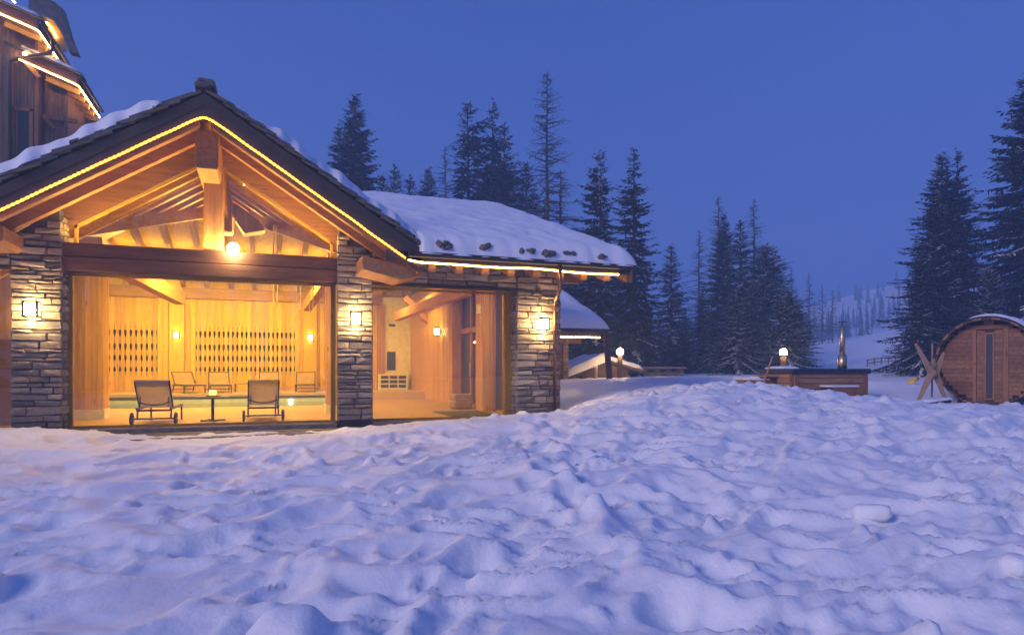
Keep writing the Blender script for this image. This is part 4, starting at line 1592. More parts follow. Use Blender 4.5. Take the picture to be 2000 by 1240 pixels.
# walls
cwl = MB().box(-12, e1.x - .28, VC + .06, VC + 9, 0, e1.z + .35).build('wall', 'old_board', ch)
u = -9.2
while u < e1.x - .30:
    w = rnd.uniform(.16, .30)
    w = min(w, e1.x - .28 - u)
    if -6.02 < u + w / 2 < -5.28:
        MB().box(u + .006, u + w - .006, VC + rnd.uniform(-.012, .012), VC + .06, 11.55, e1.z + .25 + .34 * (e1.x - u)).build('board', 'old_board', cwl)
    else:
        MB().box(u + .006, u + w - .006, VC + rnd.uniform(-.012, .012), VC + .06, 3, e1.z + .25 + .34 * (e1.x - u)).build('board', 'old_board', cwl)
    u += w
MB().box(e1.x - .34, e1.x - .22, VC - .05, VC + .05, 3, e1.z + .1).build('corner_board', 'cedar_v', ch)
win = MB()
win.box(-6.02, -5.90, VC - .04, VC + .06, 9.4, 11.6); win.box(-5.40, -5.28, VC - .04, VC + .06, 9.4, 11.6); win.box(-6.02, -5.28, VC - .04, VC + .06, 11.5, 11.62)
wn_ = win.build('window', 'cedar_v', ch)
MB().box(-5.9, -5.4, VC + .03, VC + .05, 9.4, 11.5).build('pane', 'niche_dark', wn_)
MB().box(-5.86, -5.80, VC + .0, VC + .04, 9.4, 11.5).build('window_bar', 'cedar_v', wn_)
# lower back wing with timber framing
wg = MB().box(e1.x - .2, e2.x - .55, VC + .7, VC + 8, 0, e2.z + .5).build('wall', 'cedar_v', ch)
u = e1.x - .15
while u < e2.x - .6:
    w = min(.3, e2.x - .55 - u)
    MB().box(u + .005, u + w - .005, VC + .67 + rnd.uniform(-.01, .01), VC + .70, 6, e2.z + .4).build('board', 'old_board', wg)
    u += w
MB().beam(onv(88, 228, VC + .6), onv(152, 238, VC + .6), .12, .16).build('timber', 'old_board', ch)
MB().beam(onv(84, 225, VC + .55), onv(106, 252, VC + .55), .10, .14).build('timber', 'cedar_v', ch)
MB().beam(onv(130, 180, VC + .62), onv(130, 250, VC + .62), .12, .12).build('timber', 'old_board', ch)
MB().beam(onv(48, 120, VC - .2), onv(77, 152, VC - .2), .12, .16).build('timber', 'cedar_v', ch)
# drainpipe
MB().tube([onv(102, 80, VC - .9), onv(103, 96, VC - .9), onv(98, 104, VC - .75), onv(30, 116, VC - .15), onv(20, 119, VC - .12), onv(18, 128, VC - .12), onv(20, 400, VC - .12)], .07, 10).build('drainpipe', 'gutter_brown', ch, smooth=True)
el = onv(50, 107, VC - .3)
cl = thing('eave_lamp', 'small lit lamp under the chalet eave beside the drainpipe', 'lamp', el)
MB().lathe((el.x, el.y, el.z - .05), [(.03, 0), (.08, .02), (.09, .09), (.05, .12)], 12).build('bulb', 'sconce_glow', cl, smooth=True)
MB().box(el.x - .12, el.x + .04, el.y - .03, el.y + .25, el.z + .075, el.z + .12).build('bracket', 'dark_metal', cl)

# ------------------------------------------------------------------ ANNEX behind the right wing
an = thing('annex', 'low stone annex with snowy roof and lit eave behind the right wing', 'annex', (13, 11, 0))
AE_V, AE_W, AE_U = 9.25, 2.60, 16.55
MB().box(10.5, 15.45, 11.05, 16, -.3, 2.75).build('wall', 'mortar', an)
ap = MB().box(13.2, 15.5, 10.95, 11.04, -.3, 2.7).build('stone_wall', 'mortar', an)
stones_v(ap, 13.2, 15.52, .2, 2.65, 10.85, lo=.25, hi=.6, dep=.12)
ar = MB().prism([(10.3, AE_V, AE_W), (AE_U, AE_V, AE_W), (AE_U, 14.6, AE_W + .42 * 5.35), (10.3, 14.6, AE_W + .42 * 5.35)], (0, 0, .14)).build('roof', 'pine_v', an)
MB().box(10.3, AE_U, AE_V - .05, AE_V, AE_W - .12, AE_W + .12).build('fascia', 'fascia_brown', an)
MB().box(10.3, AE_U + .05, AE_V - .16, AE_V - .055, AE_W + .08, AE_W + .20).build('gutter', 'gutter_brown', an)
for k in range(7):
    u = 13.4 + k * .5
    MB().prism([(u, AE_V + .05, AE_W), (u, 11.0, AE_W + .42 * 1.75), (u, 11.0, AE_W + .42 * 1.75 - .2), (u, AE_V + .4, AE_W - .07)], (.12, 0, 0)).build('rafter', 'beam_v', an)
MB().prism([(15.5, 10.9, 2.5), (16.2, 10.9, 2.5), (16.1, 10.9, 2.28), (15.5, 10.9, 2.28)], (0, .2, 0)).build('purlin_end', 'beam_u', an)
a_, b_ = at(1183, 648, 26.9), at(1192, 745, 26.9)
MB().beam(a_, b_ + Vector((0, 0, -.4)), .22, .22).build('corner_post', 'shed_wood', an, bev=.02)
MB().tube([at(1110, 640, 26.6), at(1104, 660, 27.2), at(1100, 672, 28), at(1099, 765, 28)], .05, 8).build('downpipe', 'copper', an, smooth=True)
rope([(11.5, AE_V - .06, AE_W - .14), (16.2, AE_V - .06, AE_W - .14)], 'short light rope under the eave of the annex', 'rope_glow_far', r=.024, sag=.012, step=.3, seed=5)


def P_an(a, b_):
    v = AE_V - .15 + (5.3) * b_
    return (10.4 + (AE_U + .1 - 10.4) * a, v, AE_W + .145 + .42 * (v - AE_V))


snow_sheet('roof_snow', P_an, 60, 50, 'deep rounded snow on the low annex roof', .55, 91, (.05, .9, .6, .9), .06)
for k, x in enumerate((1106, 1135, 1160)):
    q = at(x, 633, 27.6)
    rs = random.Random(k + 40)
    mb = MB()
    for j in range(4):
        c_ = q + Vector((rs.uniform(-.3, .3), rs.uniform(-.05, .05), rs.uniform(-.05, .03)))
        mb.box(c_.x - .14, c_.x + .14, c_.y - .1, c_.y + .12, c_.z - .07, c_.z + .07)
    mb.build('snow_guard', 'slate', an, bev=.03)

# ------------------------------------------------------------------ SHED, stone barbecue wall, lamp posts
ax, ex0, ex1 = at(1186, 706, 31), at(1108, 742, 31), at(1248, 727, 31)
shed = thing('shed', 'small dark wooden shed with snow on its roof beside the lamp post', 'shed', (ax.x, ax.y, 0))
fw = (ex1 - ex0); fw.z = 0; fw.normalize()
bk = Vector((-fw.y, fw.x, 0))
if bk.dot(Vector((sn, cs, 0))) < 0: bk = -bk
bk = (bk * 1.0 - fw * .25).normalized()
ax = Vector((ax.x, ax.y, 0)); ax0 = ex0.lerp(ex1, (1186 - 1108) / 140.0); apex = Vector((ax0.x, ax0.y, at(1186, 708, 31).z))
zb = .3
a0 = Vector((ex0.x, ex0.y, 0)) + fw * .7; a1 = Vector((ex1.x, ex1.y, 0)) - fw * .5
zl, zr_ = ex0.z + .18, ex1.z - .0
swm = MB()
swm.prism([(a0.x, a0.y, zb), (a1.x, a1.y, zb), (a1.x, a1.y, zr_ + .12), (apex.x, apex.y, apex.z - .06), (a0.x, a0.y, zl + .12)], bk * 3.0)
sw_ = swm.build('wall', 'shed_wood', shed)
nb = 11
for i in range(nb):
    f0, f1 = i / nb, (i + 1) / nb
    q0, q1 = a0.lerp(a1, f0), a0.lerp(a1, f1)

    def tz(q):
        d_ = (Vector((q.x, q.y, 0)) - Vector((ex0.x, ex0.y, 0))).dot(fw)
        da = (Vector((apex.x, apex.y, 0)) - Vector((ex0.x, ex0.y, 0))).dot(fw)
        dl = (Vector((ex1.x, ex1.y, 0)) - Vector((ex0.x, ex0.y, 0))).dot(fw)
        return (ex0.z + (apex.z - ex0.z) * d_ / da if d_ < da else apex.z + (ex1.z - apex.z) * (d_ - da) / (dl - da)) - .05
    g = .008
    o_ = -bk * .03
    MB().prism([(q0.x + fw.x * g + o_.x, q0.y + fw.y * g + o_.y, zb), (q1.x - fw.x * g + o_.x, q1.y - fw.y * g + o_.y, zb), (q1.x - fw.x * g + o_.x, q1.y - fw.y * g + o_.y, tz(q1)), (q0.x + fw.x * g + o_.x, q0.y + fw.y * g + o_.y, tz(q0))], bk * .028).build('board', 'shed_wood', sw_)
for A1, A2 in ((ex0, apex), (apex, ex1)):
    s_ = -bk * .3
    MB().prism([A1 + s_, A2 + s_, A2 + s_ + Vector((0, 0, .1)), A1 + s_ + Vector((0, 0, .1))], bk * 3.6).build('roof', 'fascia_brown', shed)
for k, (A1, A2) in enumerate(((ex0 - fw * .15, apex), (apex, ex1 + fw * .1))):
    snow_sheet('roof_snow', lambda a, b_, A1=A1, A2=A2: tuple(A1.lerp(A2, a) + bk * (-.35 + 3.6 * b_) + Vector((0, 0, .1))), 26, 22, ('smooth snow on the left slope of the small shed', 'thin snow on the right slope of the small shed')[k], (.38, .2)[k], 95 + k, ((.5, .05, .2, .3), (.05, .3, .2, .3))[k], .04)
q = at(1164, 740, 29.5)
bl = thing('bollard', 'short pale bollard with a snow cap before the shed', 'bollard', (q.x, q.y, ground(q.x, q.y)))
MB().lathe((q.x, q.y, ground(q.x, q.y) - .1), [(.07, 0), (.07, .55), (.06, .57)], 12).build('post', 'steel', bl, smooth=False)
MB().lathe((q.x, q.y, ground(q.x, q.y) + .47), [(.085, 0), (.09, .04), (.05, .09), (.001, .10)], 12).build('snow_cap', 'snow', bl, smooth=True)

bq0, bq1 = at(1257, 735, 33), at(1333, 735, 33)
bw = thing('stone_barbecue', 'low stone wall with stubby pillars under a flat slab, far back', 'stone wall', ((bq0.x + bq1.x) / 2, (bq0.y + bq1.y) / 2, .3))
d = (bq1 - bq0); d.z = 0; Lw = d.length; d.normalize()
nrm = Vector((d.y, -d.x, 0))
rzb = math.atan2(d.y, d.x)
wz1 = at(1290, 729, 33).z
MB().prism([bq0 - nrm * .0 + Vector((0, 0, -1)), bq1 + Vector((0, 0, -1)), Vector((bq1.x, bq1.y, wz1)), Vector((bq0.x, bq0.y, wz1))], -nrm * .6).build('wall_core', 'mortar', bw)
woff = wloc(bw)
z = .45
while z < wz1 - .03:
    h = min(rnd.uniform(.12, .18), wz1 - z)
    s_ = 0
    while s_ < Lw - .05:
        w = min(rnd.uniform(.22, .45), Lw - s_)
        c_ = bq0 + d * (s_ + w / 2) + nrm * .02
        o = link('stone', rnd.choice(STONE_PROTO), bw)
        o.scale = (w - .015, .12, h - .015)
        o.location = Vector((c_.x, c_.y, z + h / 2)) - woff
        o.rotation_euler.z = rzb
        s_ += w
    z += h
zt = at(1290, 720, 33).z
for f_ in (.03, .36, .66, .97):
    c_ = bq0 + d * (Lw * f_) - nrm * .3
    MB().box(c_.x - .14, c_.x + .14, c_.y - .14, c_.y + .14, wz1, zt).build('pillar', 'flagstone', bw)
MB().prism([(bq0 - d * .15 + nrm * .12).xy.to_3d() + Vector((0, 0, zt)), (bq1 + d * .15 + nrm * .12).xy.to_3d() + Vector((0, 0, zt)), (bq1 + d * .15 - nrm * .75).xy.to_3d() + Vector((0, 0, zt)), (bq0 - d * .15 - nrm * .75).xy.to_3d() + Vector((0, 0, zt))], (0, 0, .09)).build('slab', 'flagstone', bw)
MB().prism([(bq0 - d * .1 + nrm * .16).xy.to_3d() + Vector((0, 0, wz1 - .03)), (bq1 + d * .05 + nrm * .16).xy.to_3d() + Vector((0, 0, wz1 - .03)), (bq1 + d * .05 - nrm * .6).xy.to_3d() + Vector((0, 0, wz1 - .03)), (bq0 - d * .1 - nrm * .6).xy.to_3d() + Vector((0, 0, wz1 - .03))], (0, 0, .06)).build('coping', 'flagstone', bw)


def lamp_post(x, y, Y, label, r=.15):
    c_ = at(x, y, Y)
    g = ground(c_.x, c_.y)
    t_ = thing('lamp_post', label, 'lamp post', (c_.x, c_.y, g), 'lit lamp posts in the garden')
    MB().tube([(c_.x, c_.y, g - .2), (c_.x, c_.y, g + .3), (c_.x, c_.y, c_.z - r * 1.1)], [.15, .12, .10], 10).build('post', 'shed_wood', t_, smooth=True)
    MB().lathe((c_.x, c_.y, c_.z), [(.001, -r)] + [(r * math.cos(R(a_)), r * math.sin(R(a_))) for a_ in range(-75, 76, 15)] + [(.001, r)], 16).build('lamp_globe', 'street_glow', t_, smooth=True)
    MB().lathe((c_.x, c_.y, c_.z - r * 1.15), [(.06, 0), (.10, .03), (.10, .06)], 12).build('collar', 'dark_metal', t_)
    MB().lathe((c_.x, c_.y, c_.z + r * .98), [(.09, 0), (.07, .03), (.001, .06)], 12).build('cap', 'dark_metal', t_)
    return t_


lamp_post(1211, 687, 29.2, 'lit globe lamp on a wooden post before the small shed')
lamp_post(1530, 688, 23.5, 'lit globe lamp glowing behind the hot tub under the snowy spruces', .125)
c_ = at(1638, 687, 60)
fl_ = thing('far_lamp', 'tiny distant white lamp beside the steel chimney', 'lamp', c_)
MB().lathe((c_.x, c_.y, c_.z), [(.001, -.12), (.10, -.06), (.12, 0), (.10, .06), (.001, .12)], 10).build('bulb', 'far_glow', fl_, smooth=True)
g = ground(c_.x, c_.y)
MB().tube([(c_.x, c_.y, g - .3), (c_.x, c_.y, c_.z - .12)], .05, 8).build('post', 'dark_metal', fl_)

# ------------------------------------------------------------------ HOT TUB
tc0 = at(1550, 770, 16.3)
zt1 = at(1550, 727, 16.3).z         # rim underside
tb = Vector((tc0.x, tc0.y, 0))
pr = at(1692, 770, 16.9); pl = at(1492, 770, 17.9)
dR = Vector((pr.x - tb.x, pr.y - tb.y, 0)); dL = Vector((pl.x - tb.x, pl.y - tb.y, 0))
LR, LL = dR.length, dL.length
dR.normalize(); dL.normalize()
tub = thing('hot_tub', 'wooden hot tub with dark cover and steel chimney standing in the snow', 'hot tub', (tb.x, tb.y, 0))
zg = -.15
corner = [tb, tb + dR * LR, tb + dR * LR + dL * LL, tb + dL * LL]
MB().prism([c + Vector((0, 0, zg)) for c in [tb + (dR + dL) * .04, tb + dR * (LR - .04) + dL * .04, tb + dR * (LR - .04) + dL * (LL - .04), tb + dL * (LL - .04) + dR * .04]], (0, 0, zt1 - zg)).build('tub_shell', 'shed_wood', tub)
nR, nL = Vector((dR.y, -dR.x, 0)), Vector((-dL.y, dL.x, 0))
if nR.dot(dL) > 0: nR = -nR
if nL.dot(dR) > 0: nL = -nL
nbd = 9
for (d_, n_, L_) in ((dR, nR, LR), (dL, nL, LL)):
    for i in range(nbd):
        z0 = zg + (zt1 - zg) * i / nbd + .007; z1_ = zg + (zt1 - zg) * (i + 1) / nbd - .007
        q0, q1 = tb + d_ * .13, tb + d_ * (L_ - .13)
        pr_ = rnd.uniform(-.004, .004)
        me_o = MB().prism([q0 + Vector((0, 0, z0)), q1 + Vector((0, 0, z0)), q1 + Vector((0, 0, z1_)), q0 + Vector((0, 0, z1_))], n_ * -.038 * -1 * (1 + pr_)).build('plank', 'cedar_tub', tub)
for c, w_ in ((corner[0], .30), (corner[1], .16), (corner[3], .16)):
    for (d_, n_, L_) in ((dR, nR, LR), (dL, nL, LL)):
        pos = (c - tb).dot(d_)
        if abs((c - tb - d_ * pos).length) > .01 and c is not corner[0]:
            continue
        a0_ = max(0, pos - (w_ / 2 if pos > .1 else 0)); a1_ = min(L_, a0_ + .12)
        if pos > .1: a0_, a1_ = L_ - .12, L_
        MB().prism([tb + d_ * a0_ + Vector((0, 0, zg)), tb + d_ * a1_ + Vector((0, 0, zg)), tb + d_ * a1_ + Vector((0, 0, zt1)), tb + d_ * a0_ + Vector((0, 0, zt1))], n_ * .055).build('corner_post', 'cedar_v', tub)
ov = .09
cc = [tb - dR * ov - dL * ov, tb + dR * (LR + ov) - dL * ov, tb + dR * (LR + ov) + dL * (LL + ov), tb - dR * ov + dL * (LL + ov)]
MB().prism([c + Vector((0, 0, zt1 - .04)) for c in cc], (0, 0, .13)).build('cover', 'tub_cover', tub, bev=.03)
# small side shelf, bench and steps
q = tb + dL * (LL * .42)
MB().prism([q + Vector((0, 0, zt1 - .12)), q + dL * .75 + Vector((0, 0, zt1 - .12)), q + dL * .75 + nL * .32 + Vector((0, 0, zt1 - .12)), q + nL * .32 + Vector((0, 0, zt1 - .12))], (0, 0, .035)).build('shelf', 'cedar_tub', tub)
for f_ in (.1, .62):
    qq = q + dL * f_
    MB().prism([qq + Vector((0, 0, zt1 - .125)), qq + nL * .26 + Vector((0, 0, zt1 - .125)), qq + nL * .04 + Vector((0, 0, zt1 - .32))], dL * .05).build('bracket', 'shed_wood', tub)
for hgt, x0_, x1_ in ((.42, 1600, 1658), (.20, 1640, 1675)):
    s0_, s1_ = (at(x0_, 770, 16.5) - tb).dot(dR), (at(x1_, 770, 16.5) - tb).dot(dR)
    dep_ = .45 if hgt > .3 else .75
    b0 = tb + dR * s0_ + nR * .06; b1 = tb + dR * s1_ + nR * .06
    zz = zt1 - (.36 if hgt > .3 else .62)
    stp = MB().prism([b0 + Vector((0, 0, zg)), b1 + Vector((0, 0, zg)), b1 + nR * (dep_ - .05) + Vector((0, 0, zg)), b0 + nR * (dep_ - .05) + Vector((0, 0, zg))], (0, 0, zz - zg)).build('step', 'shed_wood', tub)
    nn_ = 6
    for i in range(nn_):
        p0_, p1_ = b0.lerp(b1, i / nn_) + nR * (dep_ - .045), b0.lerp(b1, (i + .95) / nn_) + nR * (dep_ - .045)
        MB().prism([p0_ + Vector((0, 0, zg)), p1_ + Vector((0, 0, zg)), p1_ + Vector((0, 0, zz)), p0_ + Vector((0, 0, zz))], nR * .025).build('slat', 'cedar_v', stp)
    MB().prism([b0 - dR * .04 + Vector((0, 0, zz)), b1 + dR * .04 + Vector((0, 0, zz)), b1 + dR * .04 + nR * dep_ + Vector((0, 0, zz)), b0 - dR * .04 + nR * dep_ + Vector((0, 0, zz))], (0, 0, .045)).build('tread', 'snow', stp, bev=.015)
q = tb + dL * (LL * .55)
b0 = q + nL * .08; b1 = q + dL * .95 + nL * .08
zz = at(1480, 742, 17.4).z
stp = MB().prism([b0 + Vector((0, 0, zg)), b1 + Vector((0, 0, zg)), b1 + nL * .6 + Vector((0, 0, zg)), b0 + nL * .6 + Vector((0, 0, zg))], (0, 0, zz - zg)).build('step', 'shed_wood', tub)
for i in range(7):
    p0_, p1_ = b0.lerp(b1, i / 7) + nL * .605, b0.lerp(b1, (i + .94) / 7) + nL * .605
    MB().prism([p0_ + Vector((0, 0, zg)), p1_ + Vector((0, 0, zg)), p1_ + Vector((0, 0, zz)), p0_ + Vector((0, 0, zz))], nL * .025).build('slat', 'cedar_v', stp)
    p0_, p1_ = b1 + nL * (.6 * i / 7), b1 + nL * (.6 * (i + .94) / 7)
for i in range(5):
    p0_, p1_ = b0 + nL * (.6 * i / 5), b0 + nL * (.6 * (i + .94) / 5)
    MB().prism([p0_ + Vector((0, 0, zg)), p1_ + Vector((0, 0, zg)), p1_ + Vector((0, 0, zz)), p0_ + Vector((0, 0, zz))], -dL * .025).build('slat', 'cedar_v', stp)
MB().prism([b0 - dL * .05 + Vector((0, 0, zz)), b1 + dL * .05 + Vector((0, 0, zz)), b1 + dL * .05 + nL * .66 + Vector((0, 0, zz)), b0 - dL * .05 + nL * .66 + Vector((0, 0, zz))], (0, 0, .04)).build('tread', 'snow', stp, bev=.012)
# chimney
cq = at(1645, 720, 17.6)
ck = zt1 + .04
MB().tube([(cq.x, cq.y, ck), (cq.x, cq.y, ck + .42)], .115, 20).build('chimney_base', 'steel', tub, smooth=True)
ctop = at(1645, 636, 17.6).z
MB().tube([(cq.x, cq.y, ck + .42), (cq.x, cq.y, ctop)], .070, 20).build('chimney_pipe', 'steel', tub, smooth=True)
MB().tube([(cq.x, cq.y, ctop), (cq.x - .02, cq.y, ctop + .1)], .012, 6).build('cap_rod', 'dark_metal', tub)
MB().box(cq.x - .09, cq.x + .11, cq.y - .06, cq.y + .06, ctop + .09, ctop + .105).build('chimney_cap', 'dark_metal', tub)
snow_sheet('tub_snow', lambda a, b_: tuple(tb + dL * (LL * (.30 + .65 * a)) + nL * (.06 - .5 * b_) + Vector((0, 0, zt1 + .09))), 16, 14, 'thin drift of snow on the left edge of the tub cover', .06, 77, (.2, .2, .15, .15), .02, .03)
q0, q1 = at(1490, 752, 17.0), at(1509, 696, 17.15)
pd = thing('paddle', 'pale wooden paddle leaning on the left end of the hot tub', 'paddle', q0)
MB().beam(q0, q1, .035, .03).build('shaft', 'trestle_wood', pd)
MB().beam(q0 + (q1 - q0) * .0, q0 + (q1 - q0) * -.25, .10, .02).build('blade', 'trestle_wood', pd)

# ------------------------------------------------------------------ TRESTLE beside the sauna
tr = thing('trestle', 'crossed timber trestle standing in the snow left of the barrel sauna', 'trestle', at(1818, 780, 15.2))
YT = 15.2


def arm(pts, w0, name='arm', dY=0.0, th=.06):
    (xa, ya), (xb, yb) = pts
    A_, B_ = at(xa, ya, YT + dY), at(xb, yb, YT + dY)
    view = (at(1818, 725, YT) - CAMP).normalized()
    MB().beam(A_, B_, th, w0[0] * .78, up=view.cross((B_ - A_).normalized()), w1=th, h1=w0[1] * .78).build(name, 'trestle_wood', tr, bev=.008)


arm(((1788, 671), (1823, 735)), (.085, .20))
arm(((1824, 700), (1819, 740)), (.06, .16), dY=.03)
arm(((1822, 722), (1791, 788)), (.20, .085), dY=.0)
arm(((1826, 726), (1848, 784)), (.19, .085), dY=.10)
arm(((1843, 688), (1826, 735)), (.075, .20), dY=.14)
arm(((1821, 670), (1820, 776)), (.055, .05), 'upright', dY=.22)
bt = at(1826, 713, YT - .08)
MB().tube([at(1817, 714, YT - .08), at(1826, 713, YT - .09)], .012, 8).build('bolt', 'brass', tr)
MB().lathe((bt.x, bt.y, bt.z), [(.001, -.022), (.02, -.01), (.02, .01), (.001, .022)], 10).build('bolt_head', 'brass', tr, smooth=True)
# snowy plank at its foot
q0, q1 = at(1806, 789, 15.0), at(1849, 783, 15.3)
bd = thing('snowy_plank', 'short dark plank under snow at the foot of the trestle', 'plank', q0)
MB().beam(q0, q1, .22, .07).build('board', 'shed_wood', bd)
snow_sheet('plank_snow', lambda a, b_: tuple(q0.lerp(q1, a) + Vector((-.08 + .2 * b_, .1 - .2 * b_, .036))), 14, 8, 'cap of snow on the short plank at the foot of the trestle', .05, 15, (.05, .05, .06, .06), .015, .02)
yq = at(1789, 746, 22)
yb = thing('toy_sled', 'small yellow sled half sunk in the snow behind the trestle', 'sled', yq)
MB().prism([yq + Vector((-.14, 0, -.06)), yq + Vector((.16, 0, .06)), yq + Vector((.16, .0, .13)), yq + Vector((-.05, 0, .03))], (.03, .3, 0)).build('sled_body', 'yellow_paint', yb, bev=.015)
MB().beam(yq + Vector((.0, .02, .03)), yq + Vector((.16, .02, .14)), .03, .03).build('handle', 'dark_metal', yb)

# ------------------------------------------------------------------ BARREL SAUNA
SY = 15.9
RS = 1.05
fc = at(1931, 707, SY)
hd = R(46)
axd = Vector((math.sin(hd) * cs + math.cos(hd) * sn, -math.sin(hd) * sn + math.cos(hd) * cs, 0)).normalized()   # away from us
fxd = Vector((axd.y, -axd.x, 0))            # along the front, to the right
sau = thing('barrel_sauna', 'wooden barrel sauna with a narrow glazed door and snow on top', 'sauna', (fc.x, fc.y, 0))
U3 = Vector((0, 0, 1))


def sp_(x, y, d_=0.0):
    return fc + fxd * x + U3 * y + axd * d_


ns = 34
for i in range(ns):
    a0_, a1_ = 2 * math.pi * i / ns + .006, 2 * math.pi * (i + 1) / ns - .006
    r0, r1 = RS - .045, RS
    MB().prism([sp_(r1 * math.cos(a0_), r1 * math.sin(a0_), -.28), sp_(r1 * math.cos(a1_), r1 * math.sin(a1_), -.28), sp_(r0 * math.cos(a1_), r0 * math.sin(a1_), -.28), sp_(r0 * math.cos(a0_), r0 * math.sin(a0_), -.28)], axd * 2.7).build('stave', 'cedar_v' if i % 2 else 'shed_wood', sau)
# dark roofing felt over the upper half
rf = MB()
vs, fs = [], []
n = 26
for k in range(n + 1):
    a_ = R(-12) + R(204) * k / n
    for r_, d_ in ((RS + .004, -.26), (RS + .03, -.26), (RS + .03, 2.45), (RS + .004, 2.45)):
        vs.append(sp_(r_ * math.cos(a_), r_ * math.sin(a_), d_))
for k in range(n):
    for q_ in range(4):
        fs.append((k * 4 + q_, k * 4 + (q_ + 1) % 4, k * 4 + 4 + (q_ + 1) % 4, k * 4 + 4 + q_))
rf.add(vs, fs).build('roof_felt', 'dark_base', sau)
# front wall planks, door
nf = 19
dx0, dx1 = -.30, .34
for i in range(nf):
    y0_ = -RS + .05 + (2 * RS - .1) * i / nf + .003
    y1_ = -RS + .05 + (2 * RS - .1) * (i + 1) / nf - .003
    ym = max(abs(y0_), abs(y1_))
    hw = math.sqrt(max(0.0, (RS - .048) ** 2 - ym ** 2))
    if hw < .08: continue
    segs = [(-hw, hw)]
    if y0_ < .78:
        segs = [(-hw, dx0 - .003), (dx1 + .003, hw)]
    for x0_, x1_ in segs:
        if x1_ - x0_ < .04: continue
        pr_ = rnd.uniform(-.004, .004)
        o = MB().prism([sp_(x0_, y0_, pr_), sp_(x1_, y0_, pr_), sp_(x1_, y1_, pr_), sp_(x0_, y1_, pr_)], axd * .04)
        o.build('front_plank', 'cedar_h', sau)
MB().prism([sp_(.99 * RS * math.cos(2 * math.pi * k / 30) * .97, .97 * RS * math.sin(2 * math.pi * k / 30), .06) for k in range(30)], axd * .03).build('front_backing', 'dark_base', sau)
fb = MB()
for x0_, x1_ in ((dx0 - .02, dx0 + .055), (dx1 - .055, dx1 + .05)):
    fb.prism([sp_(x0_, -.98, -.03), sp_(x1_, -.98, -.03), sp_(x1_, .80, -.03), sp_(x0_, .80, -.03)], axd * .05)
fb.build('door_frame', 'cedar_v', sau)
MB().prism([sp_(dx0 - .04, .78, -.032), sp_(dx1 + .07, .78, -.032), sp_(dx1 + .07, .86, -.032), sp_(dx0 - .04, .86, -.032)], axd * .05).build('door_head', 'cedar_h', sau)
door = MB().prism([sp_(dx0 + .06, -.97, .01), sp_(dx1 - .06, -.97, .01), sp_(dx1 - .06, .77, .01), sp_(dx0 + .06, .77, .01)], axd * .03).build('door', 'shed_wood', sau)
ND = 17
for i in range(ND):
    y0_ = -.96 + 1.72 * i / ND + .003; y1_ = -.96 + 1.72 * (i + 1) / ND - .003
    for x0_, x1_ in ((dx0 + .062, -.075), (.115, dx1 - .062)):
        MB().prism([sp_(x0_, y0_, -.012), sp_(x1_, y0_, -.012), sp_(x1_, y1_, -.012), sp_(x0_, y1_, -.012)], axd * .02).build('door_plank', 'cedar_h', door)
wf = MB()
for x0_, x1_, y0_, y1_ in ((-.075, -.045, -.9, .70), (.08, .115, -.9, .70), (-.045, .08, .66, .70), (-.045, .08, -.9, -.86)):
    wf.prism([sp_(x0_, y0_, -.028), sp_(x1_, y0_, -.028), sp_(x1_, y1_, -.028), sp_(x0_, y1_, -.028)], axd * .034)
wf.build('glass_frame', 'cedar_v', door)
MB().prism([sp_(-.045, -.86, -.005), sp_(.08, -.86, -.005), sp_(.08, .66, -.005), sp_(-.045, .66, -.005)], axd * .01).build('door_pane', 'niche_dark', door)
hk = sp_(dx0 + .03, -.02, -.06)
MB().lathe((hk.x, hk.y, hk.z), [(.001, -.03), (.026, -.015), (.026, .015), (.001, .03)], 12).build('door_knob', 'brass', door, smooth=True)
# steel hoops
for d_ in (-.12, 2.1):
    MB().tube([sp_((RS + .012) * math.cos(a_), (RS + .012) * math.sin(a_), d_) for a_ in [R(190) + R(160) * k / 20 for k in range(21)]], .012, 6).build('hoop', 'dark_metal', sau)
MB().prism([sp_(-.75, -1.3, 0), sp_(.75, -1.3, 0), sp_(.6, -.86, 0), sp_(-.6, -.86, 0)], axd * .14).build('cradle', 'shed_wood', sau)


def P_s(a, b_):
    an_ = R(20) + R(92) * a
    p_ = sp_((RS + .032) * math.cos(an_), (RS + .032) * math.sin(an_), -.27 + 2.6 * b_)
    return tuple(p_)


snow_sheet('sauna_snow', P_s, 30, 30, 'patchy snow lying on top of the barrel sauna', .055, 17, (.5, .5, .06, .06), .03, .08)

# ------------------------------------------------------------------ far rail fence
fe = thing('rail_fence', 'low post and rail fence far behind the trestle', 'fence', at(1740, 740, 34))
pts = [at(1694 + 96 * k / 7, 746 - 3 * (k % 2), 40 + .3 * k) for k in range(8)]
zf = [ground(p_.x, p_.y) for p_ in pts]
for p_, z_ in zip(pts, zf):
    MB().beam((p_.x, p_.y, z_ - .2), (p_.x, p_.y, z_ + .45), .06, .06).build('post', 'trestle_wood', fe)
for k in range(7):
    for h_ in (.18, .38):
        MB().beam((pts[k].x, pts[k].y, zf[k] + h_), (pts[k + 1].x, pts[k + 1].y, zf[k + 1] + h_), .04, .06).build('rail', 'trestle_wood', fe)

# ------------------------------------------------------------------ TREES
def rot_az(az):
    return np.array([math.cos(az), math.sin(az), 0.0]), np.array([-math.sin(az), math.cos(az), 0.0])


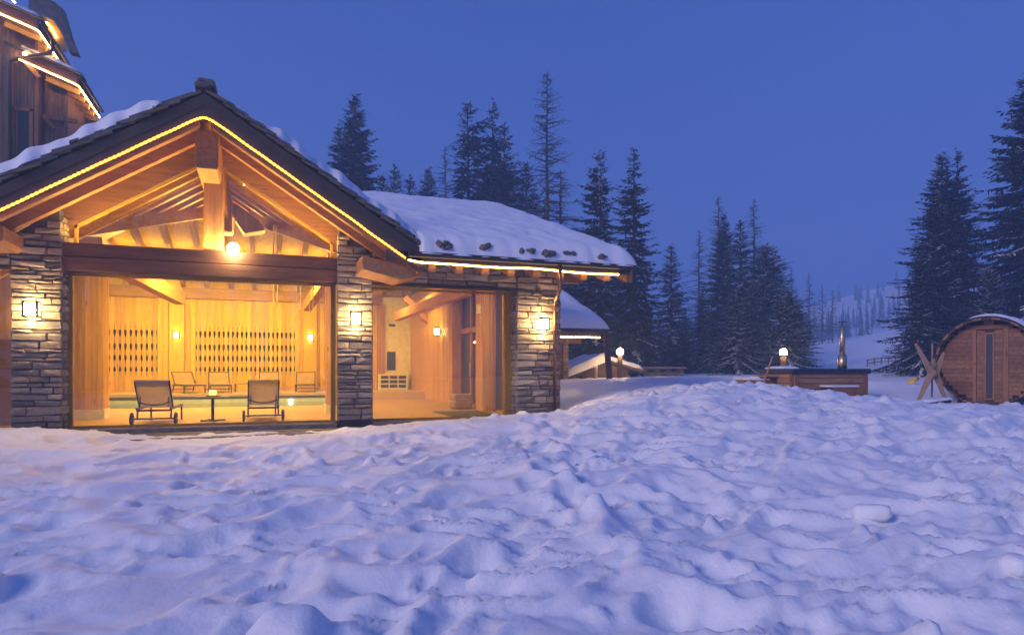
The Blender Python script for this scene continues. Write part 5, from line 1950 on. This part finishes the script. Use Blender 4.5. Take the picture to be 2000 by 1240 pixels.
def spruce_proto(seed, Ht, Rb, whorl=.42, nbr=6, gap=.12, droop=.45, snow=.25, z0=.06, dens=1.0, power=.85, tw=.50, lop=0.0):
    rs = np.random.RandomState(seed)
    F, S = [], []
    trunk = MB()
    lean = rs.uniform(-.012, .012, 2)
    trunk.tube([(lean[0] * z, lean[1] * z, z) for z in (-.5, 0, Ht * .3, Ht * .6, Ht * .985)], [Ht * .018, Ht * .0155, Ht * .011, Ht * .006, .012], 7)
    z = Ht * z0
    Z3 = np.array([0, 0, 1.0])
    while z < Ht * .985:
        t_ = z / Ht
        Lm = Rb * ((1 - t_) ** power) * (1.0 if t_ > .12 else .8 + 1.6 * t_) + .10
        n = nbr if t_ < .85 else max(4, nbr - 2)
        a0 = rs.uniform(0, 6.28)
        for k in range(n):
            if rs.rand() < gap: continue
            az = a0 + 6.283 * k / n + rs.uniform(-.45, .45)
            L = Lm * rs.uniform(.55, 1.12) * (1 + lop * math.cos(az - seed))
            if L < .12: continue
            d, e = rot_az(az)
            pitch = math.tan(R(-22 + 55 * t_ + rs.uniform(-9, 9)))
            zz = z + rs.uniform(-.8, .8) * whorl
            dr = droop * (1.2 - t_)

            def pos(s):
                return np.array([lean[0] * zz, lean[1] * zz, zz]) + d * (L * s) + Z3 * (L * (pitch * s - dr * s * s * .9 + dr * .75 * s ** 3))
            # bough core
            ns_ = max(3, int(L / (.13 / dens)))
            prev = pos(.06)
            snowy = rs.rand() < snow
            for i in range(1, ns_ + 1):
                s = .06 + .94 * i / ns_
                p = pos(s)
                wd = .055 * (1 - s) + .018
                F.append((prev - e * wd, prev + e * wd, p + e * wd * .8, p - e * wd * .8))
                ln = (tw * (1 - .62 * s) * rs.uniform(.65, 1.25)) * min(1.0, .35 + L * .42)
                for sd_ in (-1, 1):
                    if rs.rand() < .10: continue
                    fw_ = rs.uniform(.35, .95)
                    dn = rs.uniform(.10, .75) * (1 - .5 * t_)
                    dirv = d * fw_ + e * sd_ * rs.uniform(.5, 1.0) - Z3 * dn
                    dirv /= np.linalg.norm(dirv)
                    sidev = np.cross(dirv, Z3 + .8 * rs.uniform(-1, 1, 3))
                    sidev /= (np.linalg.norm(sidev) + 1e-6)
                    w_ = ln * rs.uniform(.15, .25)
                    m_ = p + dirv * ln * .45
                    F.append((p, m_ + sidev * w_, p + dirv * ln, m_ - sidev * w_))
                    if snowy and rs.rand() < .55:
                        up = Z3 * .03
                        S.append((p + up, m_ + e * .8 * w_ + up, p + dirv * ln * .85 + up, m_ - e * .8 * w_ + up))
                if snowy and rs.rand() < .75:
                    up = Z3 * .035
                    w2 = wd + .045
                    S.append((prev - e * w2 + up, prev + e * w2 + up, p + e * w2 * .9 + up, p - e * w2 * .9 + up))
                # hanging curtain twigs
                if rs.rand() < .55 * (1 - t_) + .1:
                    hl = ln * rs.uniform(.5, 1.0)
                    w_ = hl * .16
                    q = rs.uniform(-1, 1)
                    sv = d * q + e * (1 - abs(q))
                    F.append((p, p - Z3 * hl * .5 + sv * w_, p - Z3 * hl, p - Z3 * hl * .5 - sv * w_))
                prev = p
        z += whorl * rs.uniform(.75, 1.25) * (1 - .45 * t_)
    # leader
    F.append((np.array([-.05, 0, Ht * .95]), np.array([.05, 0, Ht * .95]), np.array([.012, 0, Ht]), np.array([-.012, 0, Ht])))
    return ('spruce', trunk, F, S)


def larch_proto(seed, Ht, Rb, nb=90, z0=.18, lean_tip=0.0):
    rs = np.random.RandomState(seed)
    trunk = MB()
    pts = [(.0, 0, -.5), (0, 0, 0), (Ht * .004, 0, Ht * .35), (-Ht * .004 + lean_tip * .3, .05, Ht * .7), (lean_tip, 0, Ht)]
    trunk.tube(pts, [Ht * .011, Ht * .0095, Ht * .007, Ht * .004, .01], 7)
    F = []
    Z3 = np.array([0, 0, 1.0])
    for k in range(nb):
        t_ = z0 + (1 - z0) * (k + rs.rand()) / nb
        z = Ht * t_ * .99
        L = (Rb * (1 - t_) ** .75 + .15) * rs.uniform(.45, 1.15)
        az = rs.uniform(0, 6.283)
        d, e = rot_az(az)
        pitch = math.tan(R(rs.uniform(-22, 12) + 18 * t_))
        dr = rs.uniform(.1, .45)
        o0 = np.array([lean_tip * max(0, t_ - .6) * 2.5, 0, z])

        def pos(s):
            return o0 + d * L * s + Z3 * L * (pitch * s - dr * s * s + dr * 1.0 * s ** 3)
        n = max(3, int(L / .28))
        prev = pos(0)
        for i in range(1, n + 1):
            s = i / n
            p = pos(s)
            r_ = (.034 * (1 - s) + .012) * (1 + L * .12)
            F.append((prev - Z3 * r_, prev + Z3 * r_, p + Z3 * r_ * .8, p - Z3 * r_ * .8))
            F.append((prev - e * r_, prev + e * r_, p + e * r_ * .8, p - e * r_ * .8))
            for q in range(2):
                ln = rs.uniform(.15, .55) * min(1, .4 + .4 * L)
                dv = d * rs.uniform(.1, .9) + e * rs.uniform(-1, 1) - Z3 * rs.uniform(-.2, .9)
                dv /= np.linalg.norm(dv)
                sv = np.cross(dv, Z3 + .3)
                sv /= np.linalg.norm(sv) + 1e-6
                F.append((p - sv * .017, p + sv * .017, p + dv * ln + sv * .008, p + dv * ln - sv * .008))
            prev = p
    return ('larch', trunk, F, [])


PROTO = {}


def make_proto(key, data):
    kind_, trunk, F, S = data
    root = bpy.data.objects.new('spruce_tree' if kind_ == 'spruce' else 'larch_tree', None)
    tm = bpy.data.meshes.new('trunk')
    tm.from_pydata(trunk.v, [], trunk.f)
    tm.materials.append(MATS['bark' if kind_ == 'spruce' else 'larch_bark'])
    tm.update()
    F = np.array(F).reshape(-1, 3)
    cm = quick_mesh('crown', F, np.arange(len(F)).reshape(-1, 4), MATS['needles' if kind_ == 'spruce' else 'larch_twig'], False)
    sm = None
    if S:
        S = np.array(S).reshape(-1, 3)
        sm = quick_mesh('branch_snow', S, np.arange(len(S)).reshape(-1, 4), SNOW, False)
    PROTO[key] = (root.name.split('.')[0], tm, cm, sm)
    bpy.data.objects.remove(root)


make_proto('A', spruce_proto(1, 18, 3.9, whorl=.31, nbr=8, gap=.14, snow=.22, dens=1.15, tw=.66))
make_proto('A2', spruce_proto(11, 18, 4.3, whorl=.38, nbr=8, gap=.20, droop=.62, snow=.16, dens=1.1, tw=.72, power=1.0, lop=.12))
make_proto('B', spruce_proto(2, 18, 3.7, whorl=.42, nbr=7, gap=.22, droop=.7, snow=.10, lop=.25, tw=.70))
make_proto('B2', spruce_proto(12, 18, 3.4, whorl=.46, nbr=8, gap=.28, droop=.8, snow=.10, lop=.35, tw=.74, power=.7))
make_proto('C', spruce_proto(3, 12, 2.5, whorl=.28, nbr=7, gap=.06, droop=.40, snow=.30, dens=1.1, tw=.52))
make_proto('D', spruce_proto(4, 15, 4.6, whorl=.36, nbr=8, gap=.10, droop=.65, snow=.90, power=.7, tw=.62))
make_proto('D2', spruce_proto(14, 15, 4.9, whorl=.40, nbr=8, gap=.18, droop=.85, snow=.95, power=.62, tw=.70, lop=.2))
make_proto('E', spruce_proto(5, 19, 5.0, whorl=.36, nbr=8, gap=.08, droop=.66, snow=.34, power=.9, tw=.70, dens=1.15))
make_proto('E2', spruce_proto(15, 19, 4.7, whorl=.40, nbr=9, gap=.14, droop=.8, snow=.34, power=.8, tw=.76, dens=1.1, lop=.15))
make_proto('L', larch_proto(6, 19, 3.4, 240))
make_proto('M', larch_proto(7, 16, 2.6, 170, z0=.25))
PH = {'A': 18, 'A2': 18, 'B': 18, 'B2': 18, 'C': 12, 'D': 15, 'D2': 15, 'E': 19, 'E2': 19, 'L': 19, 'M': 16}


def tree(key, x, ytop, Y, label, group, wide=1.0, rz=None):
    c_ = at(x, 725, Y)
    g = ground(c_.x, c_.y) if Y < 120 else float(terrain_h(np.array([c_.x]), np.array([c_.y]), False)[0][0])
    top = CAMP.z + (725 - ytop) / FPX * Y
    nm, tm, cm, sm = PROTO[key]
    s_ = (top - g) / PH[key]
    t_ = bpy.data.objects.new(nm, None)
    COL.objects.link(t_)
    t_.location = (c_.x, c_.y, g)
    t_.rotation_euler = (0, 0, rnd.uniform(0, 6.28) if rz is None else rz)
    wide *= 1.14 if key[0] in 'ABC' else 1.05
    t_.scale = (s_ * wide, s_ * wide, s_)
    link('trunk', tm, t_)
    link('crown', cm, t_)
    if sm is not None:
        tag(link('branch_snow', sm, t_), kind='stuff')
    tag(t_, label, 'tree', group)


GS, GL = 'spruces round the house', 'bare larches'
TREES = [
    ('A', 690, 183, 45, 'tall dark spruce standing alone behind the top of the gable', GS, 1.05),
    ('B', 660, 240, 47, 'shorter spruce touching the left side of the lone tall spruce', GS, .9),
    ('A', 722, 335, 60, 'low spruce half hidden behind the lone tall spruce', GS, 1.1),
    ('C', 770, 320, 60, 'small pointed spruce, taller of the pair rising over the wing roof', GS, 1.0),
    ('C', 749, 335, 61, 'small pointed spruce, shorter of the pair rising over the wing roof', GS, 1.0),
    ('C', 801, 340, 62, 'small narrow spruce with a blunt top over the wing roof', GS, 1.1),
    ('A', 836, 328, 60, 'broad small spruce left of the bare larch over the wing roof', GS, 1.15),
    ('M', 869, 284, 56, 'thin bare larch left of the group of three tall spruces', GL, 1.0),
    ('B', 919, 197, 50, 'left one of three tall spruces behind the wing roof', GS, 1.1),
    ('A', 956, 196, 51, 'middle one of three tall spruces behind the wing roof', GS, .85),
    ('B', 985, 238, 49, 'right one of three tall spruces behind the wing roof', GS, 1.0),
    ('C', 1030, 315, 55, 'ragged small spruce between the three spruces and the tall larch', GS, 1.2),
    ('L', 1069, 138, 45, 'tallest bare larch rising behind the wing roof', GL, 1.0),
    ('M', 1095, 330, 47, 'low bushy larch at the foot of the tallest larch', GL, 1.5),
    ('B', 1170, 293, 38, 'left one of two dark spruces at the end of the wing roof', GS, .95),
    ('B', 1238, 289, 36, 'right one of two dark spruces at the end of the wing roof', GS, 1.0),
    ('A', 1140, 545, 52, 'dark spruce low behind the annex roof', GS, 1.3),
    ('A', 1205, 520, 56, 'dark spruce behind the lamp by the shed', GS, 1.4),
    ('A', 1262, 585, 50, 'low dark spruce behind the stone barbecue', GS, 1.5),
    ('C', 1312, 475, 52, 'slender pointed spruce standing clear in the middle of the wood', GS, 1.25),
    ('A', 1340, 600, 60, 'low dark spruce right of the slender pointed one', GS, 1.4),
    ('M', 1366, 448, 58, 'bare larch left of the big snowy spruce group', GL, 1.0),
    ('M', 1403, 382, 54, 'bare larch rising out of the left of the snowy spruce group', GL, 1.0),
    ('A', 1412, 415, 50, 'tall dark spruce on the left of the snowy group', GS, 1.0),
    ('C', 1446, 428, 48, 'pointed spruce in the middle of the snowy group', GS, 1.2),
    ('M', 1472, 388, 50, 'bare larch rising out of the middle of the snowy spruce group', GL, 1.2),
    ('D', 1500, 476, 42, 'broad snow laden spruce on the right of the group', GS, 1.45),
    ('D', 1440, 560, 36, 'snowy spruce with low boughs in front of the group', GS, 1.35),
    ('D', 1538, 560, 33, 'low snowy spruce lit by the lamp behind the hot tub', GS, 1.35),
    ('A', 1375, 560, 48, 'dark low spruce left of the snowy group', GS, 1.3),
    ('A', 1160, 600, 44, 'dark spruce low behind the corner post of the annex', GS, 1.5),
    ('A', 1228, 612, 47, 'low dark spruce right behind the shed and its lamp', GS, 1.6),
    ('C', 1288, 610, 45, 'low spruce above the right half of the stone barbecue', GS, 1.5),
    ('A', 1335, 640, 44, 'lowest dark spruce right of the stone barbecue', GS, 1.7),
    ('D', 1385, 600, 40, 'low snowy spruce at the left foot of the snowy group', GS, 1.2),
    ('A', 1120, 480, 58, 'dark spruce behind the downpipe and the annex roof', GS, 1.3),
    ('D', 1556, 590, 37, 'snowy spruce at the right edge of the snowy group above the tub', GS, 1.3),
    ('D', 1468, 540, 39, 'snowy spruce in the heart of the group behind the hot tub', GS, 1.25),
    ('M', 1546, 520, 78, 'misty larch just right of the snowy group', GL, 1.0),
    ('M', 1580, 530, 82, 'misty larch second from the snowy group', GL, 1.1),
    ('M', 1606, 555, 92, 'misty larch third from the snowy group', GL, 1.0),
    ('M', 1626, 565, 96, 'misty larch above the steel chimney', GL, 1.1),
    ('M', 1703, 590, 120, 'faint lone larch far up the hazy slope', GL, 1.0),
    ('A', 1560, 640, 75, 'misty low spruce at the foot of the misty larches', GS, 1.3),
    ('A', 1600, 668, 85, 'small misty spruce left of the steel chimney', GS, 1.6),
    ('M', 1555, 560, 100, 'faint misty larch in the row on the far slope' if 'M' == 'M' else 'faint misty spruce on the far slope', 'misty trees on the far slope', 1.1),
    ('M', 1590, 585, 112, 'faint misty larch in the row on the far slope' if 'M' == 'M' else 'faint misty spruce on the far slope', 'misty trees on the far slope', 1.1),
    ('M', 1618, 600, 120, 'faint misty larch in the row on the far slope' if 'M' == 'M' else 'faint misty spruce on the far slope', 'misty trees on the far slope', 1.1),
    ('M', 1640, 612, 125, 'faint misty larch in the row on the far slope' if 'M' == 'M' else 'faint misty spruce on the far slope', 'misty trees on the far slope', 1.1),
    ('M', 1655, 640, 135, 'faint misty larch in the row on the far slope' if 'M' == 'M' else 'faint misty spruce on the far slope', 'misty trees on the far slope', 1.1),
    ('M', 1672, 632, 140, 'faint misty larch in the row on the far slope' if 'M' == 'M' else 'faint misty spruce on the far slope', 'misty trees on the far slope', 1.1),
    ('M', 1738, 625, 150, 'faint misty larch in the row on the far slope' if 'M' == 'M' else 'faint misty spruce on the far slope', 'misty trees on the far slope', 1.1),
    ('A', 1572, 660, 100, 'faint misty larch in the row on the far slope' if 'A' == 'M' else 'faint misty spruce on the far slope', 'misty trees on the far slope', 1.1),
    ('A', 1630, 676, 118, 'faint misty larch in the row on the far slope' if 'A' == 'M' else 'faint misty spruce on the far slope', 'misty trees on the far slope', 1.1),
    ('A', 1660, 684, 125, 'faint misty larch in the row on the far slope' if 'A' == 'M' else 'faint misty spruce on the far slope', 'misty trees on the far slope', 1.1),
    ('A', 1690, 672, 140, 'faint misty larch in the row on the far slope' if 'A' == 'M' else 'faint misty spruce on the far slope', 'misty trees on the far slope', 1.1),
    ('A', 1745, 668, 150, 'faint misty larch in the row on the far slope' if 'A' == 'M' else 'faint misty spruce on the far slope', 'misty trees on the far slope', 1.1),
    ('E', 1836, 300, 32, 'tall layered spruce, left of the twin tops beside the sauna', GS, 1.2),
    ('A', 1868, 293, 33.5, 'tall layered spruce, right of the twin tops beside the sauna', GS, .95),
    ('E', 2012, 128, 29, 'giant spruce towering over the barrel sauna at the right edge', GS, 1.05),
    ('D', 1935, 520, 27, 'broad spruce with snowy boughs right behind the barrel sauna', GS, 1.1),
    ('E', 1800, 470, 30, 'lower spruce spreading left behind the trestle', GS, 1.0),
]
# the far-off wood on the hazy hill: one mass
_rw = np.random.RandomState(9)
WV, WF = [], []
for _ in range(300):
    x_ = _rw.uniform(1380, 1960); Y_ = _rw.uniform(150, 268)
    c_ = at(x_, 725, Y_)
    if perlin(np.array([c_.x / 26]), np.array([c_.y / 26]), 77)[0] < -.05: continue
    g_ = float(terrain_h(np.array([c_.x]), np.array([c_.y]), False)[0][0])
    hh = _rw.uniform(4.5, 9)
    for k in range(9):
        z_ = g_ + hh * (.10 + .10 * k); rr_ = hh * .16 * (1 - k / 9.3)
        a0_ = _rw.uniform(0, 6.28)
        for q in range(5):
            a_ = a0_ + q * 1.2566 + _rw.uniform(-.3, .3)
            r2 = rr_ * _rw.uniform(.6, 1.2)
            n_ = len(WV)
            WV += [(c_.x, c_.y, z_ + hh * .13), (c_.x + r2 * math.cos(a_ - .4), c_.y + r2 * math.sin(a_ - .4), z_), (c_.x + r2 * math.cos(a_ + .4), c_.y + r2 * math.sin(a_ + .4), z_ - .1)]
            WF.append((n_, n_ + 1, n_ + 2))
for _ in range(210):  # unseen trees behind the camera, added to darken the panes' reflections
    X_ = _rw.uniform(-70, 60); Y_ = _rw.uniform(-26, -9) - abs(X_) * .05
    u_, v_ = cam2w(X_, Y_ - 12)
    g_ = -.8; hh = _rw.uniform(9, 15)
    if v_ < -44 or u_ < -90: continue
    for k in range(9):
        z_ = g_ + hh * (.06 + .105 * k); rr_ = hh * .17 * (1 - k / 9.3)
        a0_ = _rw.uniform(0, 6.28)
        for q in range(6):
            a_ = a0_ + q * 1.047 + _rw.uniform(-.3, .3)
            r2 = rr_ * _rw.uniform(.6, 1.2)
            n_ = len(WV)
            WV += [(u_, v_, z_ + hh * .15), (u_ + r2 * math.cos(a_ - .5), v_ + r2 * math.sin(a_ - .5), z_), (u_ + r2 * math.cos(a_ + .5), v_ + r2 * math.sin(a_ + .5), z_ - .1)]
            WF.append((n_, n_ + 1, n_ + 2))
fwd_ = link('far_and_rear_wood', quick_mesh('far_and_rear_wood', np.array(WV), np.array(WF), MATS['needles'], False))
tag(fwd_, 'hazy far wood scattered over the hillside, with unseen trees behind the camera', kind='stuff')
_seen = {}
for tpl in TREES:
    k_ = tpl[0]
    _seen[k_] = _seen.get(k_, 0) + 1
    if k_ + '2' in PROTO and _seen[k_] % 2 == 0:
        tpl = (k_ + '2',) + tpl[1:]
    tree(*tpl)
